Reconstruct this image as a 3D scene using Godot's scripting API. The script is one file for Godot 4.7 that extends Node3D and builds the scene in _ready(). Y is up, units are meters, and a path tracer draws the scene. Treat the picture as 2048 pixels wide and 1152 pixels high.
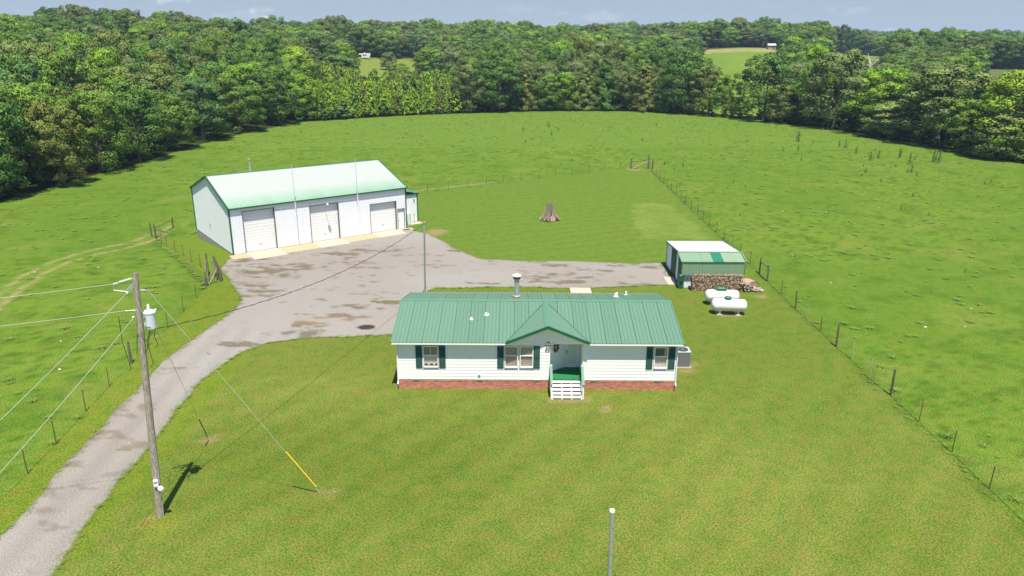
extends Node3D

# ------------------------------------------------------------------ mesh builder
class MB:
	var v := PackedVector3Array()
	var n := PackedVector3Array()
	var c := PackedColorArray()
	var col := Color(1, 1, 1)

	func tri(a: Vector3, b: Vector3, d: Vector3, nn: Vector3, cc = null) -> void:
		var k: Color = col if cc == null else cc
		v.append(a)
		if (b - a).cross(d - a).dot(nn) > 0.0:
			v.append(d); v.append(b)
		else:
			v.append(b); v.append(d)
		n.append(nn); n.append(nn); n.append(nn)
		c.append(k); c.append(k); c.append(k)

	# a quad a-b-d-e going round; hint points to its outside
	func quad(a: Vector3, b: Vector3, d: Vector3, e: Vector3, hint := Vector3.ZERO, cc = null) -> void:
		var nn := (d - a).cross(e - b).normalized()
		if hint != Vector3.ZERO and nn.dot(hint) < 0.0:
			nn = -nn
		tri(a, b, d, nn, cc)
		tri(a, d, e, nn, cc)

	func box(p: Vector3, s: Vector3, bas := Basis(), cc = null) -> void:
		var h := s * 0.5
		var q := []
		for i in 8:
			q.append(p + bas * Vector3(h.x if i & 1 else -h.x, h.y if i & 2 else -h.y, h.z if i & 4 else -h.z))
		quad(q[0], q[2], q[6], q[4], -bas.x, cc); quad(q[1], q[3], q[7], q[5], bas.x, cc)
		quad(q[0], q[1], q[5], q[4], -bas.y, cc); quad(q[2], q[3], q[7], q[6], bas.y, cc)
		quad(q[0], q[1], q[3], q[2], -bas.z, cc); quad(q[4], q[5], q[7], q[6], bas.z, cc)

	func span(a: Vector3, b: Vector3, cc = null) -> void:   # box from corner to corner
		box((a + b) * 0.5, (b - a).abs(), Basis(), cc)

	func bar(a: Vector3, b: Vector3, w: float, t: float, cc = null, up := Vector3.UP) -> void:
		var z := (b - a).normalized()
		var u := up if absf(z.dot(up)) < 0.98 else Vector3.RIGHT
		var x := u.cross(z).normalized()
		box((a + b) * 0.5, Vector3(w, t, (b - a).length()), Basis(x, z.cross(x), z), cc)

	func tube(pts: Array, rad: Array, sides := 8, cc = null, caps := true, capcol = null) -> void:
		var rings := []
		var prev := Vector3.ZERO
		for i in pts.size():
			var z: Vector3 = ((pts[mini(i + 1, pts.size() - 1)] as Vector3) - (pts[maxi(i - 1, 0)] as Vector3)).normalized()
			var x: Vector3 = prev
			if prev == Vector3.ZERO:
				x = Vector3.UP if absf(z.y) < 0.9 else Vector3.RIGHT
			x = (x - z * x.dot(z)).normalized()
			prev = x
			var y := z.cross(x)
			var ring := []
			for k in sides:
				var t := TAU * k / sides
				ring.append([(pts[i] as Vector3) + (x * cos(t) + y * sin(t)) * float(rad[i]), x * cos(t) + y * sin(t)])
			rings.append(ring)
		var kc: Color = col if cc == null else cc
		for i in pts.size() - 1:
			for k in sides:
				var a = rings[i][k]; var b = rings[i][(k + 1) % sides]; var d = rings[i + 1][(k + 1) % sides]; var e = rings[i + 1][k]
				for w in [[a, b, d], [a, d, e]]:
					var o = w
					if ((w[1][0] - w[0][0]) as Vector3).cross(w[2][0] - w[0][0]).dot(w[0][1]) > 0.0:
						o = [w[0], w[2], w[1]]
					for s in o:
						v.append(s[0]); n.append(s[1]); c.append(kc)
		if caps:
			for e in [0, pts.size() - 1]:
				var out: Vector3 = ((pts[0] as Vector3) - pts[1]).normalized() if e == 0 else ((pts[-1] as Vector3) - pts[-2]).normalized()
				for k in sides:
					tri(pts[e], rings[e][k][0], rings[e][(k + 1) % sides][0], out, cc if capcol == null else capcol)

	# ribbed sheet: width along x0..x1, rows between lo(x) and hi(x); P maps (x, t, out) to a point
	func ribbed(x0: float, x1: float, step: float, rib: float, proud: float, P: Callable, out: Vector3, cc = null, cc2 = null, cuts := [0.0, 1.0], ribtint := Color(1, 1, 1)) -> void:
		var xs := []
		var k := floori(x0 / step)
		xs.append([x0, 0.0])
		while k * step < x1 + step:
			var m := k * step
			for q in [[m - rib * 0.5, 0.0], [m - rib * 0.25, proud], [m + rib * 0.25, proud], [m + rib * 0.5, 0.0]]:
				if q[0] > x0 + 0.002 and q[0] < x1 - 0.002:
					xs.append(q)
			k += 1
		xs.append([x1, 0.0])
		for i in xs.size() - 1:
			for j in cuts.size() - 1:
				var t0: float = cuts[j]
				var t1: float = cuts[j + 1]
				var a: Vector3 = P.call(xs[i][0], t0, xs[i][1]); var b: Vector3 = P.call(xs[i + 1][0], t0, xs[i + 1][1])
				var d: Vector3 = P.call(xs[i + 1][0], t1, xs[i + 1][1]); var e: Vector3 = P.call(xs[i][0], t1, xs[i][1])
				var nn := (d - a).cross(e - b).normalized()
				if nn.dot(out) < 0.0:
					nn = -nn
				var ca: Color = Color(1, 1, 1) if cc == null else cc
				var cb: Color = ca if cc2 == null else cc2
				var k0 := ca.lerp(cb, minf(1.0, t0 * 2.6)); var k1 := ca.lerp(cb, minf(1.0, t1 * 2.6))
				if xs[i][1] > 0.0 and xs[i + 1][1] > 0.0:
					k0 = k0 * ribtint; k1 = k1 * ribtint
				var flip := (b - a).cross(d - a).dot(nn) > 0.0
				for s in ([[a, k0], [d, k1], [b, k0], [a, k0], [e, k1], [d, k1]] if flip else [[a, k0], [b, k0], [d, k1], [a, k0], [d, k1], [e, k1]]):
					v.append(s[0]); n.append(nn); c.append(s[1])

	func lathe(base: Vector3, axis: Vector3, prof: Array, sides := 16, cc = null) -> void:  # prof: [radius, along]
		var z := axis.normalized()
		var x := (Vector3.UP if absf(z.y) < 0.9 else Vector3.RIGHT).cross(z).normalized()
		var y := z.cross(x)
		var kc: Color = col if cc == null else cc
		for i in prof.size() - 1:
			var dr: float = prof[i + 1][0] - prof[i][0]
			var dz: float = prof[i + 1][1] - prof[i][1]
			for k in sides:
				var t0 := TAU * k / sides; var t1 := TAU * (k + 1) / sides
				var r0 := x * cos(t0) + y * sin(t0); var r1 := x * cos(t1) + y * sin(t1)
				var a: Vector3 = base + r0 * prof[i][0] + z * prof[i][1]; var b: Vector3 = base + r1 * prof[i][0] + z * prof[i][1]
				var d: Vector3 = base + r1 * prof[i + 1][0] + z * prof[i + 1][1]; var e: Vector3 = base + r0 * prof[i + 1][0] + z * prof[i + 1][1]
				var n0 := (r0 * dz - z * dr).normalized(); var n1 := (r1 * dz - z * dr).normalized()
				var flip := (b - a).cross(d - a).dot(n0 + n1) > 0.0
				for s in ([[a, n0], [d, n1], [b, n1], [a, n0], [e, n0], [d, n1]] if flip else [[a, n0], [b, n1], [d, n1], [a, n0], [d, n1], [e, n0]]):
					v.append(s[0]); n.append(s[1]); c.append(kc)

	func mesh() -> ArrayMesh:
		var arr := []
		arr.resize(Mesh.ARRAY_MAX)
		arr[Mesh.ARRAY_VERTEX] = v; arr[Mesh.ARRAY_NORMAL] = n; arr[Mesh.ARRAY_COLOR] = c
		var m := ArrayMesh.new()
		m.add_surface_from_arrays(Mesh.PRIMITIVE_TRIANGLES, arr)
		return m

# ------------------------------------------------------------------ helpers
var rng := RandomNumberGenerator.new()
var M := {}
var T := {}

func lin(r: float, g: float, b: float) -> Color:
	return Color(r, g, b).linear_to_srgb()

func mat(called: String, r: float, g: float, b: float, rough := 0.8, tex := "", scale := 1.0, metal := 0.0, bump := 0.0) -> StandardMaterial3D:
	var m := StandardMaterial3D.new()
	m.resource_name = called
	m.albedo_color = lin(r, g, b)
	m.roughness = rough
	m.metallic = metal
	m.vertex_color_use_as_albedo = true
	if tex:
		m.albedo_texture = T[tex]
		m.uv1_triplanar = true
		m.uv1_scale = Vector3.ONE * scale
		if bump > 0.0:
			m.heightmap_enabled = true
			m.heightmap_texture = T[tex]
			m.heightmap_scale = bump
	M[called] = m
	return m

func noise_tex(called: String, size: int, freq: float, octaves: int, stops: Array, kind := FastNoiseLite.TYPE_SIMPLEX_SMOOTH, gain := 0.6) -> void:
	var f := FastNoiseLite.new()
	f.seed = hash(called) % 1000
	f.noise_type = kind
	f.frequency = freq
	f.fractal_type = FastNoiseLite.FRACTAL_FBM
	f.fractal_octaves = octaves
	f.fractal_gain = gain
	var g := Gradient.new()
	var offs := PackedFloat32Array(); var cols := PackedColorArray()
	for s in stops:
		offs.append(s[0]); cols.append(lin(s[1], s[2], s[3]))
	g.offsets = offs; g.colors = cols
	var t := NoiseTexture2D.new()
	t.width = size; t.height = size; t.seamless = true; t.noise = f; t.color_ramp = g
	T[called] = t

# vertex colours are kept in eight bits, so a tint above one moves into the material
func obj(called: String, b: MB, m: Material, parent: Node = self) -> MeshInstance3D:
	var most := 1.0
	for k in b.c:
		most = maxf(most, maxf(k.r, maxf(k.g, k.b)))
	if most > 1.001:
		most = ceilf(most * 10.0) / 10.0
		for i in b.c.size():
			b.c[i] = Color(b.c[i].r / most, b.c[i].g / most, b.c[i].b / most)
		var key := "%s_%.1f" % [m.resource_name, most]
		if not M.has(key):
			var d: StandardMaterial3D = m.duplicate()
			var l := (m as StandardMaterial3D).albedo_color.srgb_to_linear()
			d.albedo_color = lin(l.r * most, l.g * most, l.b * most)
			M[key] = d
		m = M[key]
	var o := MeshInstance3D.new()
	o.name = called
	o.mesh = b.mesh()
	o.material_override = m
	parent.add_child(o, true)
	return o

func tag(o: Node, label: String, category: String, group := "", kind := "") -> Node:
	if label: o.set_meta("label", label)
	if category: o.set_meta("category", category)
	if group: o.set_meta("group", group)
	if kind: o.set_meta("kind", kind)
	return o

func thing(called: String, label: String, category: String, at := Vector3.ZERO, turn := 0.0, group := "") -> Node3D:
	var o := Node3D.new()
	o.name = called
	add_child(o, true)
	o.position = at
	o.rotation.y = turn
	tag(o, label, category, group)
	return o

func sstep(a: float, b: float, x: float) -> float:
	var t := clampf((x - a) / (b - a), 0.0, 1.0)
	return t * t * (3.0 - 2.0 * t)

func inpoly(x: float, z: float, poly: PackedVector2Array) -> bool:
	return Geometry2D.is_point_in_polygon(Vector2(x, z), poly)

func segdist(x: float, z: float, pts: Array) -> float:
	var best := 1e9
	var p := Vector2(x, z)
	for i in pts.size() - 1:
		best = minf(best, p.distance_to(Geometry2D.get_closest_point_to_segment(p, pts[i], pts[i + 1])))
	return best

func poly(a: Array) -> PackedVector2Array:
	var p := PackedVector2Array()
	for q in a:
		p.append(Vector2(q[0], q[1]))
	return p

# ------------------------------------------------------------------ the lie of the land
var pasture: PackedVector2Array
var lawn: PackedVector2Array
var drive: PackedVector2Array
var hills := FastNoiseLite.new()

func land(x: float, z: float) -> float:
	var r := sqrt(x * x + z * z)
	if z > -20.0:
		return 0.0
	if r < 110.0:   # the land falls away at the shop's far left corner
		var dx := x + 36.5
		var dz := z + 82.5
		var q := dx * dx + dz * dz
		return -0.95 * exp(-q / 62.0) * sstep(110.0, 100.0, r) if q < 420.0 else 0.0
	var az := atan2(x, -z)
	var r0 := lerpf(225.0, 125.0, sstep(-0.12, -0.42, az) if az < 0.0 else 0.0)
	var amp := 13.0 * lerpf(1.0, 0.62, sstep(0.30, 0.46, az))
	var h := amp * sstep(r0, r0 + 330.0, r) + 13.0 * sstep(800.0, 2100.0, r)
	h += 3.0 * exp(-pow((az - 0.285) / 0.075, 2.0)) * sstep(300.0, 510.0, r) * sstep(760.0, 600.0, r)
	return h + hills.get_noise_2d(x, z) * 5.0 * sstep(600.0, 1500.0, r)

# open ground among the woods, as (side/forward ratio, distance) boxes seen from the drone's ground point
const OPEN := [[-0.204, -0.118, 292.0, 436.0], [0.236, 0.338, 222.0, 508.0], [0.395, 0.47, 400.0, 640.0], [0.59, 0.66, 300.0, 460.0], [-0.118, -0.05, 292.0, 306.0]]

func is_open(x: float, z: float, grow := 0.0) -> int:
	var d := -z
	var s := x / maxf(d, 1.0)
	var r := sqrt(x * x + z * z)
	for i in OPEN.size():
		var q = OPEN[i]
		if s > q[0] - grow / r and s < q[1] + grow / r and r > q[2] - grow and r < q[3] + grow:
			return i
	return -1

func _ready() -> void:
	rng.seed = 11
	# ---- camera
	var cam := Camera3D.new()
	cam.name = "camera"
	var pitch := deg_to_rad(18.228)
	var roll := deg_to_rad(-0.222)
	var fw := Vector3(0, -sin(pitch), -cos(pitch))
	var up0 := Vector3(0, cos(pitch), -sin(pitch))
	var up := up0 * cos(roll) + Vector3.RIGHT * sin(roll)
	cam.transform = Transform3D(Basis(fw.cross(up), up, -fw), Vector3(0, 20.5, 0))
	cam.fov = rad_to_deg(2.0 * atan(576.0 / 1520.0))
	cam.near = 0.3
	cam.far = 12000.0
	add_child(cam)
	cam.current = true
	# ---- sky, sun, exposure
	var env := Environment.new()
	env.background_mode = Environment.BG_SKY
	var sm := ProceduralSkyMaterial.new()
	sm.sky_top_color = lin(0.11, 0.20, 0.40)
	sm.sky_horizon_color = lin(0.290, 0.345, 0.380)
	sm.sky_curve = 0.13
	sm.sky_energy_multiplier = 1.0
	sm.ground_horizon_color = Color(0.60, 0.68, 0.72)
	sm.ground_bottom_color = Color(0.30, 0.36, 0.24)
	sm.sky_cover = clouds()
	sm.sky_cover_modulate = Color(1, 1, 1, 1)
	var sky := Sky.new()
	sky.sky_material = sm
	env.sky = sky
	env.tonemap_mode = Environment.TONE_MAPPER_LINEAR
	env.tonemap_exposure = 1.68
	env.sdfgi_enabled = true
	env.ssao_enabled = true
	env.ssil_enabled = true
	env.fog_enabled = true
	env.fog_density = 0.00016
	env.fog_light_color = Color(0.66, 0.76, 0.90)
	var we := WorldEnvironment.new()
	we.name = "world_environment"
	we.environment = env
	add_child(we)
	var sun := DirectionalLight3D.new()
	sun.name = "sun"
	sun.light_energy = 1.6
	sun.light_color = Color(1.0, 0.965, 0.90)
	sun.light_angular_distance = 0.53
	sun.shadow_enabled = true
	var to_sun := Vector3(0.07, 0.935, 0.35).normalized()
	sun.transform = Transform3D(Basis.looking_at(-to_sun, Vector3.RIGHT), Vector3(0, 60, 0))
	add_child(sun)
	# ---- everything
	textures()
	ground()
	driveway()
	house()
	shop()
	shed()
	yard()
	power()
	fences()
	woods()
	far_things()
	pasture_plants()

# clouds: small puffs low all round the horizon, a few larger ones above
func clouds() -> ImageTexture:
	var w := 4096
	var h := 2048
	var im := Image.create(w, h, false, Image.FORMAT_RGBA8)
	im.fill(Color(0, 0, 0, 0))
	var f := FastNoiseLite.new()
	f.seed = 5
	f.frequency = 0.035
	f.fractal_octaves = 4
	var r := RandomNumberGenerator.new()
	r.seed = 77
	var placed := [[15.8, 1.3, 12.0, 0.2], [22.4, 2.3, 13.0, 0.22], [24.8, 2.25, 24.0, 0.34], [28.0, 2.05, 15.0, 0.26], [30.4, 2.35, 18.0, 0.36], [32.4, 2.5, 14.0, 0.3], [-14.5, 1.45, 9.0, 0.22], [-1.0, 1.9, 8.0, 0.18], [6.5, 1.7, 9.0, 0.16]]
	for i in 330 + placed.size():
		var el := 0.5 + 26.0 * pow(r.randf(), 2.6)
		var cx := r.randf() * w
		var cw := (5.0 + 16.0 * r.randf()) * (1.0 + el * 0.16)
		var ch := cw * r.randf_range(0.16, 0.26) * (1.0 + el * 0.05)
		var cy := h * 0.5 - el / 180.0 * h
		var strength := r.randf_range(0.12, 0.42)
		if i >= 330:
			var q = placed[i - 330]
			cx = (q[0] / 360.0 + 0.5) * w; cy = h * 0.5 - q[1] / 180.0 * h; cw = q[2]; ch = q[2] * 0.24; strength = q[3]
		for yy in range(int(cy - ch * 1.2), int(cy + ch * 1.2)):
			if yy < 0 or yy >= h: continue
			for xx in range(int(cx - cw * 1.2), int(cx + cw * 1.2)):
				var dx := (xx - cx) / cw
				var dy := (yy - cy) / ch
				var base := dy * 0.4 if dy > 0.0 else 0.0
				var a := 1.0 - dx * dx - dy * dy - base + f.get_noise_2d(xx * 2.0, yy * 4.0) * 1.1
				if a <= 0.0: continue
				var q := posmod(xx, w)
				var o := im.get_pixel(q, yy)
				var k := clampf(o.r + minf(a, 1.0) * strength, 0.0, 0.62)
				im.set_pixel(q, yy, Color(k, k * 0.93, k * 0.88, 1.0))
	return ImageTexture.create_from_image(im)

func textures() -> void:
	hills.seed = 9
	hills.frequency = 0.0016
	noise_tex("grass", 2048, 0.046, 5, [[0.0, 0.14, 0.20, 0.13], [0.31, 0.31, 0.40, 0.27], [0.42, 0.53, 0.61, 0.47], [0.52, 0.75, 0.79, 0.67], [0.62, 0.96, 0.96, 0.89], [0.76, 1.0, 0.98, 1.0], [1.0, 1.0, 1.0, 1.0]], FastNoiseLite.TYPE_SIMPLEX_SMOOTH, 0.93)
	noise_tex("grass_broad", 512, 0.05, 4, [[0.0, 0.62, 0.80, 0.66], [0.36, 0.78, 0.88, 0.76], [0.56, 0.93, 0.92, 0.86], [0.72, 1.0, 0.90, 1.0], [1.0, 1.0, 0.86, 1.0]], FastNoiseLite.TYPE_SIMPLEX_SMOOTH, 0.7)
	noise_tex("gravel", 2048, 0.03, 6, [[0.0, 0.36, 0.34, 0.33], [0.34, 0.62, 0.60, 0.58], [0.52, 0.84, 0.82, 0.81], [0.66, 1.0, 0.99, 0.98], [1.0, 1.0, 1.0, 1.0]], FastNoiseLite.TYPE_SIMPLEX_SMOOTH, 0.9)
	noise_tex("grain", 512, 0.03, 4, [[0.0, 0.86, 0.86, 0.86], [0.5, 0.96, 0.96, 0.955], [1.0, 1.0, 1.0, 1.0]])
	noise_tex("wood", 512, 0.02, 4, [[0.0, 0.25, 0.23, 0.20], [0.4, 0.55, 0.53, 0.5], [0.58, 0.85, 0.83, 0.79], [1.0, 1.0, 1.0, 1.0]])
	mat("white_siding", 0.85, 0.86, 0.88, 0.55, "grain", 0.35)
	mat("white_metal", 0.77, 0.80, 0.85, 0.45, "grain", 0.3)
	mat("white_paint", 0.82, 0.83, 0.83, 0.6, "grain", 0.6)
	mat("green_roof", 0.106, 0.206, 0.140, 0.42, "grain", 0.25)
	mat("green_cap", 0.09, 0.215, 0.128, 0.4, "grain", 0.4)
	mat("green_trim", 0.012, 0.105, 0.055, 0.45, "grain", 0.5)
	mat("shutter_green", 0.008, 0.062, 0.052, 0.5)
	mat("pale_roof", 0.40, 0.43, 0.41, 0.4, "grain", 0.25)
	mat("white_roof", 0.52, 0.53, 0.54, 0.4, "grain", 0.25)
	mat("concrete", 0.42, 0.375, 0.295, 0.9, "grain", 0.7, 0.0, 0.6)
	mat("footing", 0.34, 0.33, 0.30, 0.9, "grain", 0.5)
	mat("brick", 0.50, 0.21, 0.145, 0.85)
	mat("mortar", 0.60, 0.52, 0.47, 0.95)
	mat("galvanised", 0.50, 0.53, 0.53, 0.42, "grain", 1.2, 0.55)
	mat("dark_metal", 0.05, 0.05, 0.055, 0.5)
	mat("ac_grey", 0.20, 0.22, 0.23, 0.5)
	mat("rust", 0.11, 0.058, 0.036, 0.85)
	mat("old_wood", 0.20, 0.175, 0.135, 0.9, "wood", 1.0, 0.0, 1.0)
	mat("pole_wood", 0.45, 0.41, 0.36, 0.9, "wood", 1.3, 0.0, 1.0)
	M.pole_wood.uv1_scale = Vector3(1.6, 0.22, 1.6)
	mat("log", 1, 1, 1, 0.9)
	mat("porch_green", 0.008, 0.14, 0.045, 0.9)
	mat("rail_green", 0.12, 0.25, 0.165, 0.7, "grain", 1.0)
	mat("interior", 0.02, 0.02, 0.02, 0.9)
	mat("curtain", 0.42, 0.33, 0.29, 0.9)
	mat("tank_white", 0.66, 0.66, 0.655, 0.32)
	mat("dome_green", 0.03, 0.13, 0.075, 0.4)
	mat("transformer", 0.56, 0.63, 0.67, 0.4)
	mat("porcelain", 0.6, 0.62, 0.6, 0.2)
	mat("wire", 0.42, 0.43, 0.42, 0.5)
	mat("black_cable", 0.018, 0.018, 0.018, 0.6)
	mat("yellow", 0.75, 0.52, 0.02, 0.5)
	mat("stone", 0.62, 0.58, 0.52, 0.9)
	mat("earth", 0.42, 0.30, 0.17, 0.95, "grain", 1.0)
	mat("plain", 1, 1, 1, 0.8)
	var gl := StandardMaterial3D.new()
	gl.resource_name = "glass"
	gl.albedo_color = Color(0.75, 0.82, 0.82, 0.12)
	gl.transparency = BaseMaterial3D.TRANSPARENCY_ALPHA
	gl.roughness = 0.03
	M["glass"] = gl

# ------------------------------------------------------------------ ground
var spots := [[-15.82, -29.2, 0.28], [-16.18, -36.1, 0.4], [-8.75, -31.0, 0.42], [5.55, -39.75, 0.42], [17.6, -55.85, 0.7], [16.6, -55.75, 0.5], [20.9, -60.3, 0.5], [2.6, -41.0, 0.45], [4.2, -41.0, 0.5], [3.3, -40.7, 0.4], [20.3, -124.6, 0.9], [21.2, -125.9, 1.0], [19.3, -125.2, 0.6], [23.5, -125.2, 0.9], [11.3, -45.2, 0.8], [12.0, -46.2, 0.5], [-25.6, -50.9, 0.4], [-8.6, -81.2, 1.3], [-8.2, -82.6, 1.0]]
var track_a: Array
var track_b: Array
var track_c: Array
var ng := FastNoiseLite.new()
var nm := FastNoiseLite.new()
var nf := FastNoiseLite.new()

func ground_col(x: float, z: float) -> Color:
	var big := ng.get_noise_2d(x, z)
	var mid := nm.get_noise_2d(x, z)
	var c: Color
	var r := sqrt(x * x + z * z)
	if z > -235.0 and inpoly(x, z, pasture):
		if inpoly(x, z, lawn):
			c = Color(0.205, 0.262, 0.046)
			var warm := clampf(0.5 + big * 0.9 + mid * 0.35, 0.0, 1.0)
			c = c.lerp(Color(0.285, 0.300, 0.075), warm * 0.55)
			if z < -62.0 and z > -128.0:
				var s := sin((x * 0.42 + z * 0.9) * 3.3 + big * 2.0)
				c = c.lerp(Color(0.190, 0.300, 0.048), 0.75)
				c = c * (1.0 + 0.045 * s)
				var e := minf(minf(x - lerpf(15.0, 14.0, (z + 97.0) / 18.0), lerpf(21.0, 21.6, (z + 97.0) / 17.0) - x), minf(z + 97.8, -79.0 - z)) + mid * 1.2
				if e > 0.0:
					c = c.lerp(Color(0.315, 0.385, 0.105), clampf(e * 1.2, 0.0, 0.8) * (0.7 + 0.6 * mid) * sstep(4.2, 1.6, e * 0.8))
			elif z > -44.0:
				var s2 := sin((x * 0.78 + z * 0.63) * 2.5 + big * 0.35)
				c = c * (1.03 + 0.055 * s2 + 0.14 * big)
			if x > 9.0 and z > -62.0 and z < -28.0:
				c = c.lerp(Color(0.185, 0.275, 0.042), 0.35 * sstep(9.0, 13.0, x) * sstep(-30.0, -40.0, z))
			if x < -17.5 and z < -26.0:   # rough verge by the drive
				c = c.lerp(Color(0.235, 0.310, 0.030), 0.6)
			c = c.lerp(Color(0.36, 0.36, 0.06), 0.4 * sstep(0.46, 0.62, nm.get_noise_2d(x * 0.8 + 300.0, z * 0.8) ) * sstep(-40.0, -30.0, z))
		else:
			c = Color(0.182, 0.292, 0.040)
			c = c.lerp(Color(0.245, 0.345, 0.052), clampf(0.5 + big, 0.0, 1.0) * 0.7)
			c = c.lerp(Color(0.125, 0.225, 0.026), 0.6 * sstep(0.08, 0.45, mid))
			c = c.lerp(Color(0.100, 0.185, 0.022), 0.8 * sstep(0.16, 0.42, nf.get_noise_2d(x, z * 1.3)) * clampf(0.7 + big * 1.4, 0.0, 1.0))
			c = c.lerp(Color(0.29, 0.335, 0.075), 0.5 * sstep(0.2, 0.55, ng.get_noise_2d(x * 2.6 + 90.0, z * 2.6)))
			if z < -150.0:
				c = c.lerp(Color(0.225, 0.335, 0.055), 0.5)
		# rougher strip under the fences
		var fx := absf(x - 22.75)
		if fx < 0.9 and z < -15.0 and z > -126.0:
			c = c.lerp(Color(0.10, 0.175, 0.024), 0.7 * sstep(0.34, 0.08, fx + mid * 0.2))
		var ft := segdist(x, z, [Vector2(-26.4, -62.7), Vector2(-39.0, -80.2)])
		if ft < 0.7:
			c = c.lerp(Color(0.11, 0.20, 0.025), 0.7 * sstep(0.6, 0.15, ft))
		# worn wheel tracks
		if x < -38.0 and z > -90.0 and z < -52.0:
			var w := minf(segdist(x, z, track_a), segdist(x, z, track_b)) + mid * 0.3 + nf.get_noise_2d(x, z) * 0.3 + (0.0 if z < -79.0 else 0.1)
			c = c.lerp(Color(0.50, 0.40, 0.22), 0.85 * sstep(0.40, 0.10, w))
		if z < -98.0 and x > -22.0 and x < 0.0:
			var w2 := segdist(x, z, track_c) + mid * 0.5
			c = c.lerp(Color(0.42, 0.36, 0.20), 0.65 * sstep(0.6, 0.15, w2))
		for s in spots:
			var dx: float = x - s[0]
			var dz: float = z - s[1]
			if absf(dx) < 3.0 and absf(dz) < 3.0:
				var d := sqrt(dx * dx + dz * dz) / float(s[2]) + mid * 0.8
				c = c.lerp(Color(0.46, 0.33, 0.19), 0.9 * sstep(1.15, 0.5, d))
		return Color(c.r * 0.785, c.g * 0.775, c.b * 0.82)
	var op := is_open(x, z)
	if op >= 0:
		c = Color(0.20, 0.30, 0.05).lerp(Color(0.25, 0.34, 0.06), 0.5 + big)
		if op == 0: c = Color(0.27, 0.32, 0.075)
		if op == 1 and r > 470.0: c = Color(0.40, 0.36, 0.09).lerp(Color(0.47, 0.42, 0.25), clampf(0.5 + mid, 0.0, 1.0))
		if op == 3: c = Color(0.19, 0.21, 0.09)
		return c * 0.86
	return Color(0.060, 0.055, 0.028).lerp(Color(0.05, 0.085, 0.022), clampf(0.5 + big, 0.0, 1.0))

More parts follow.
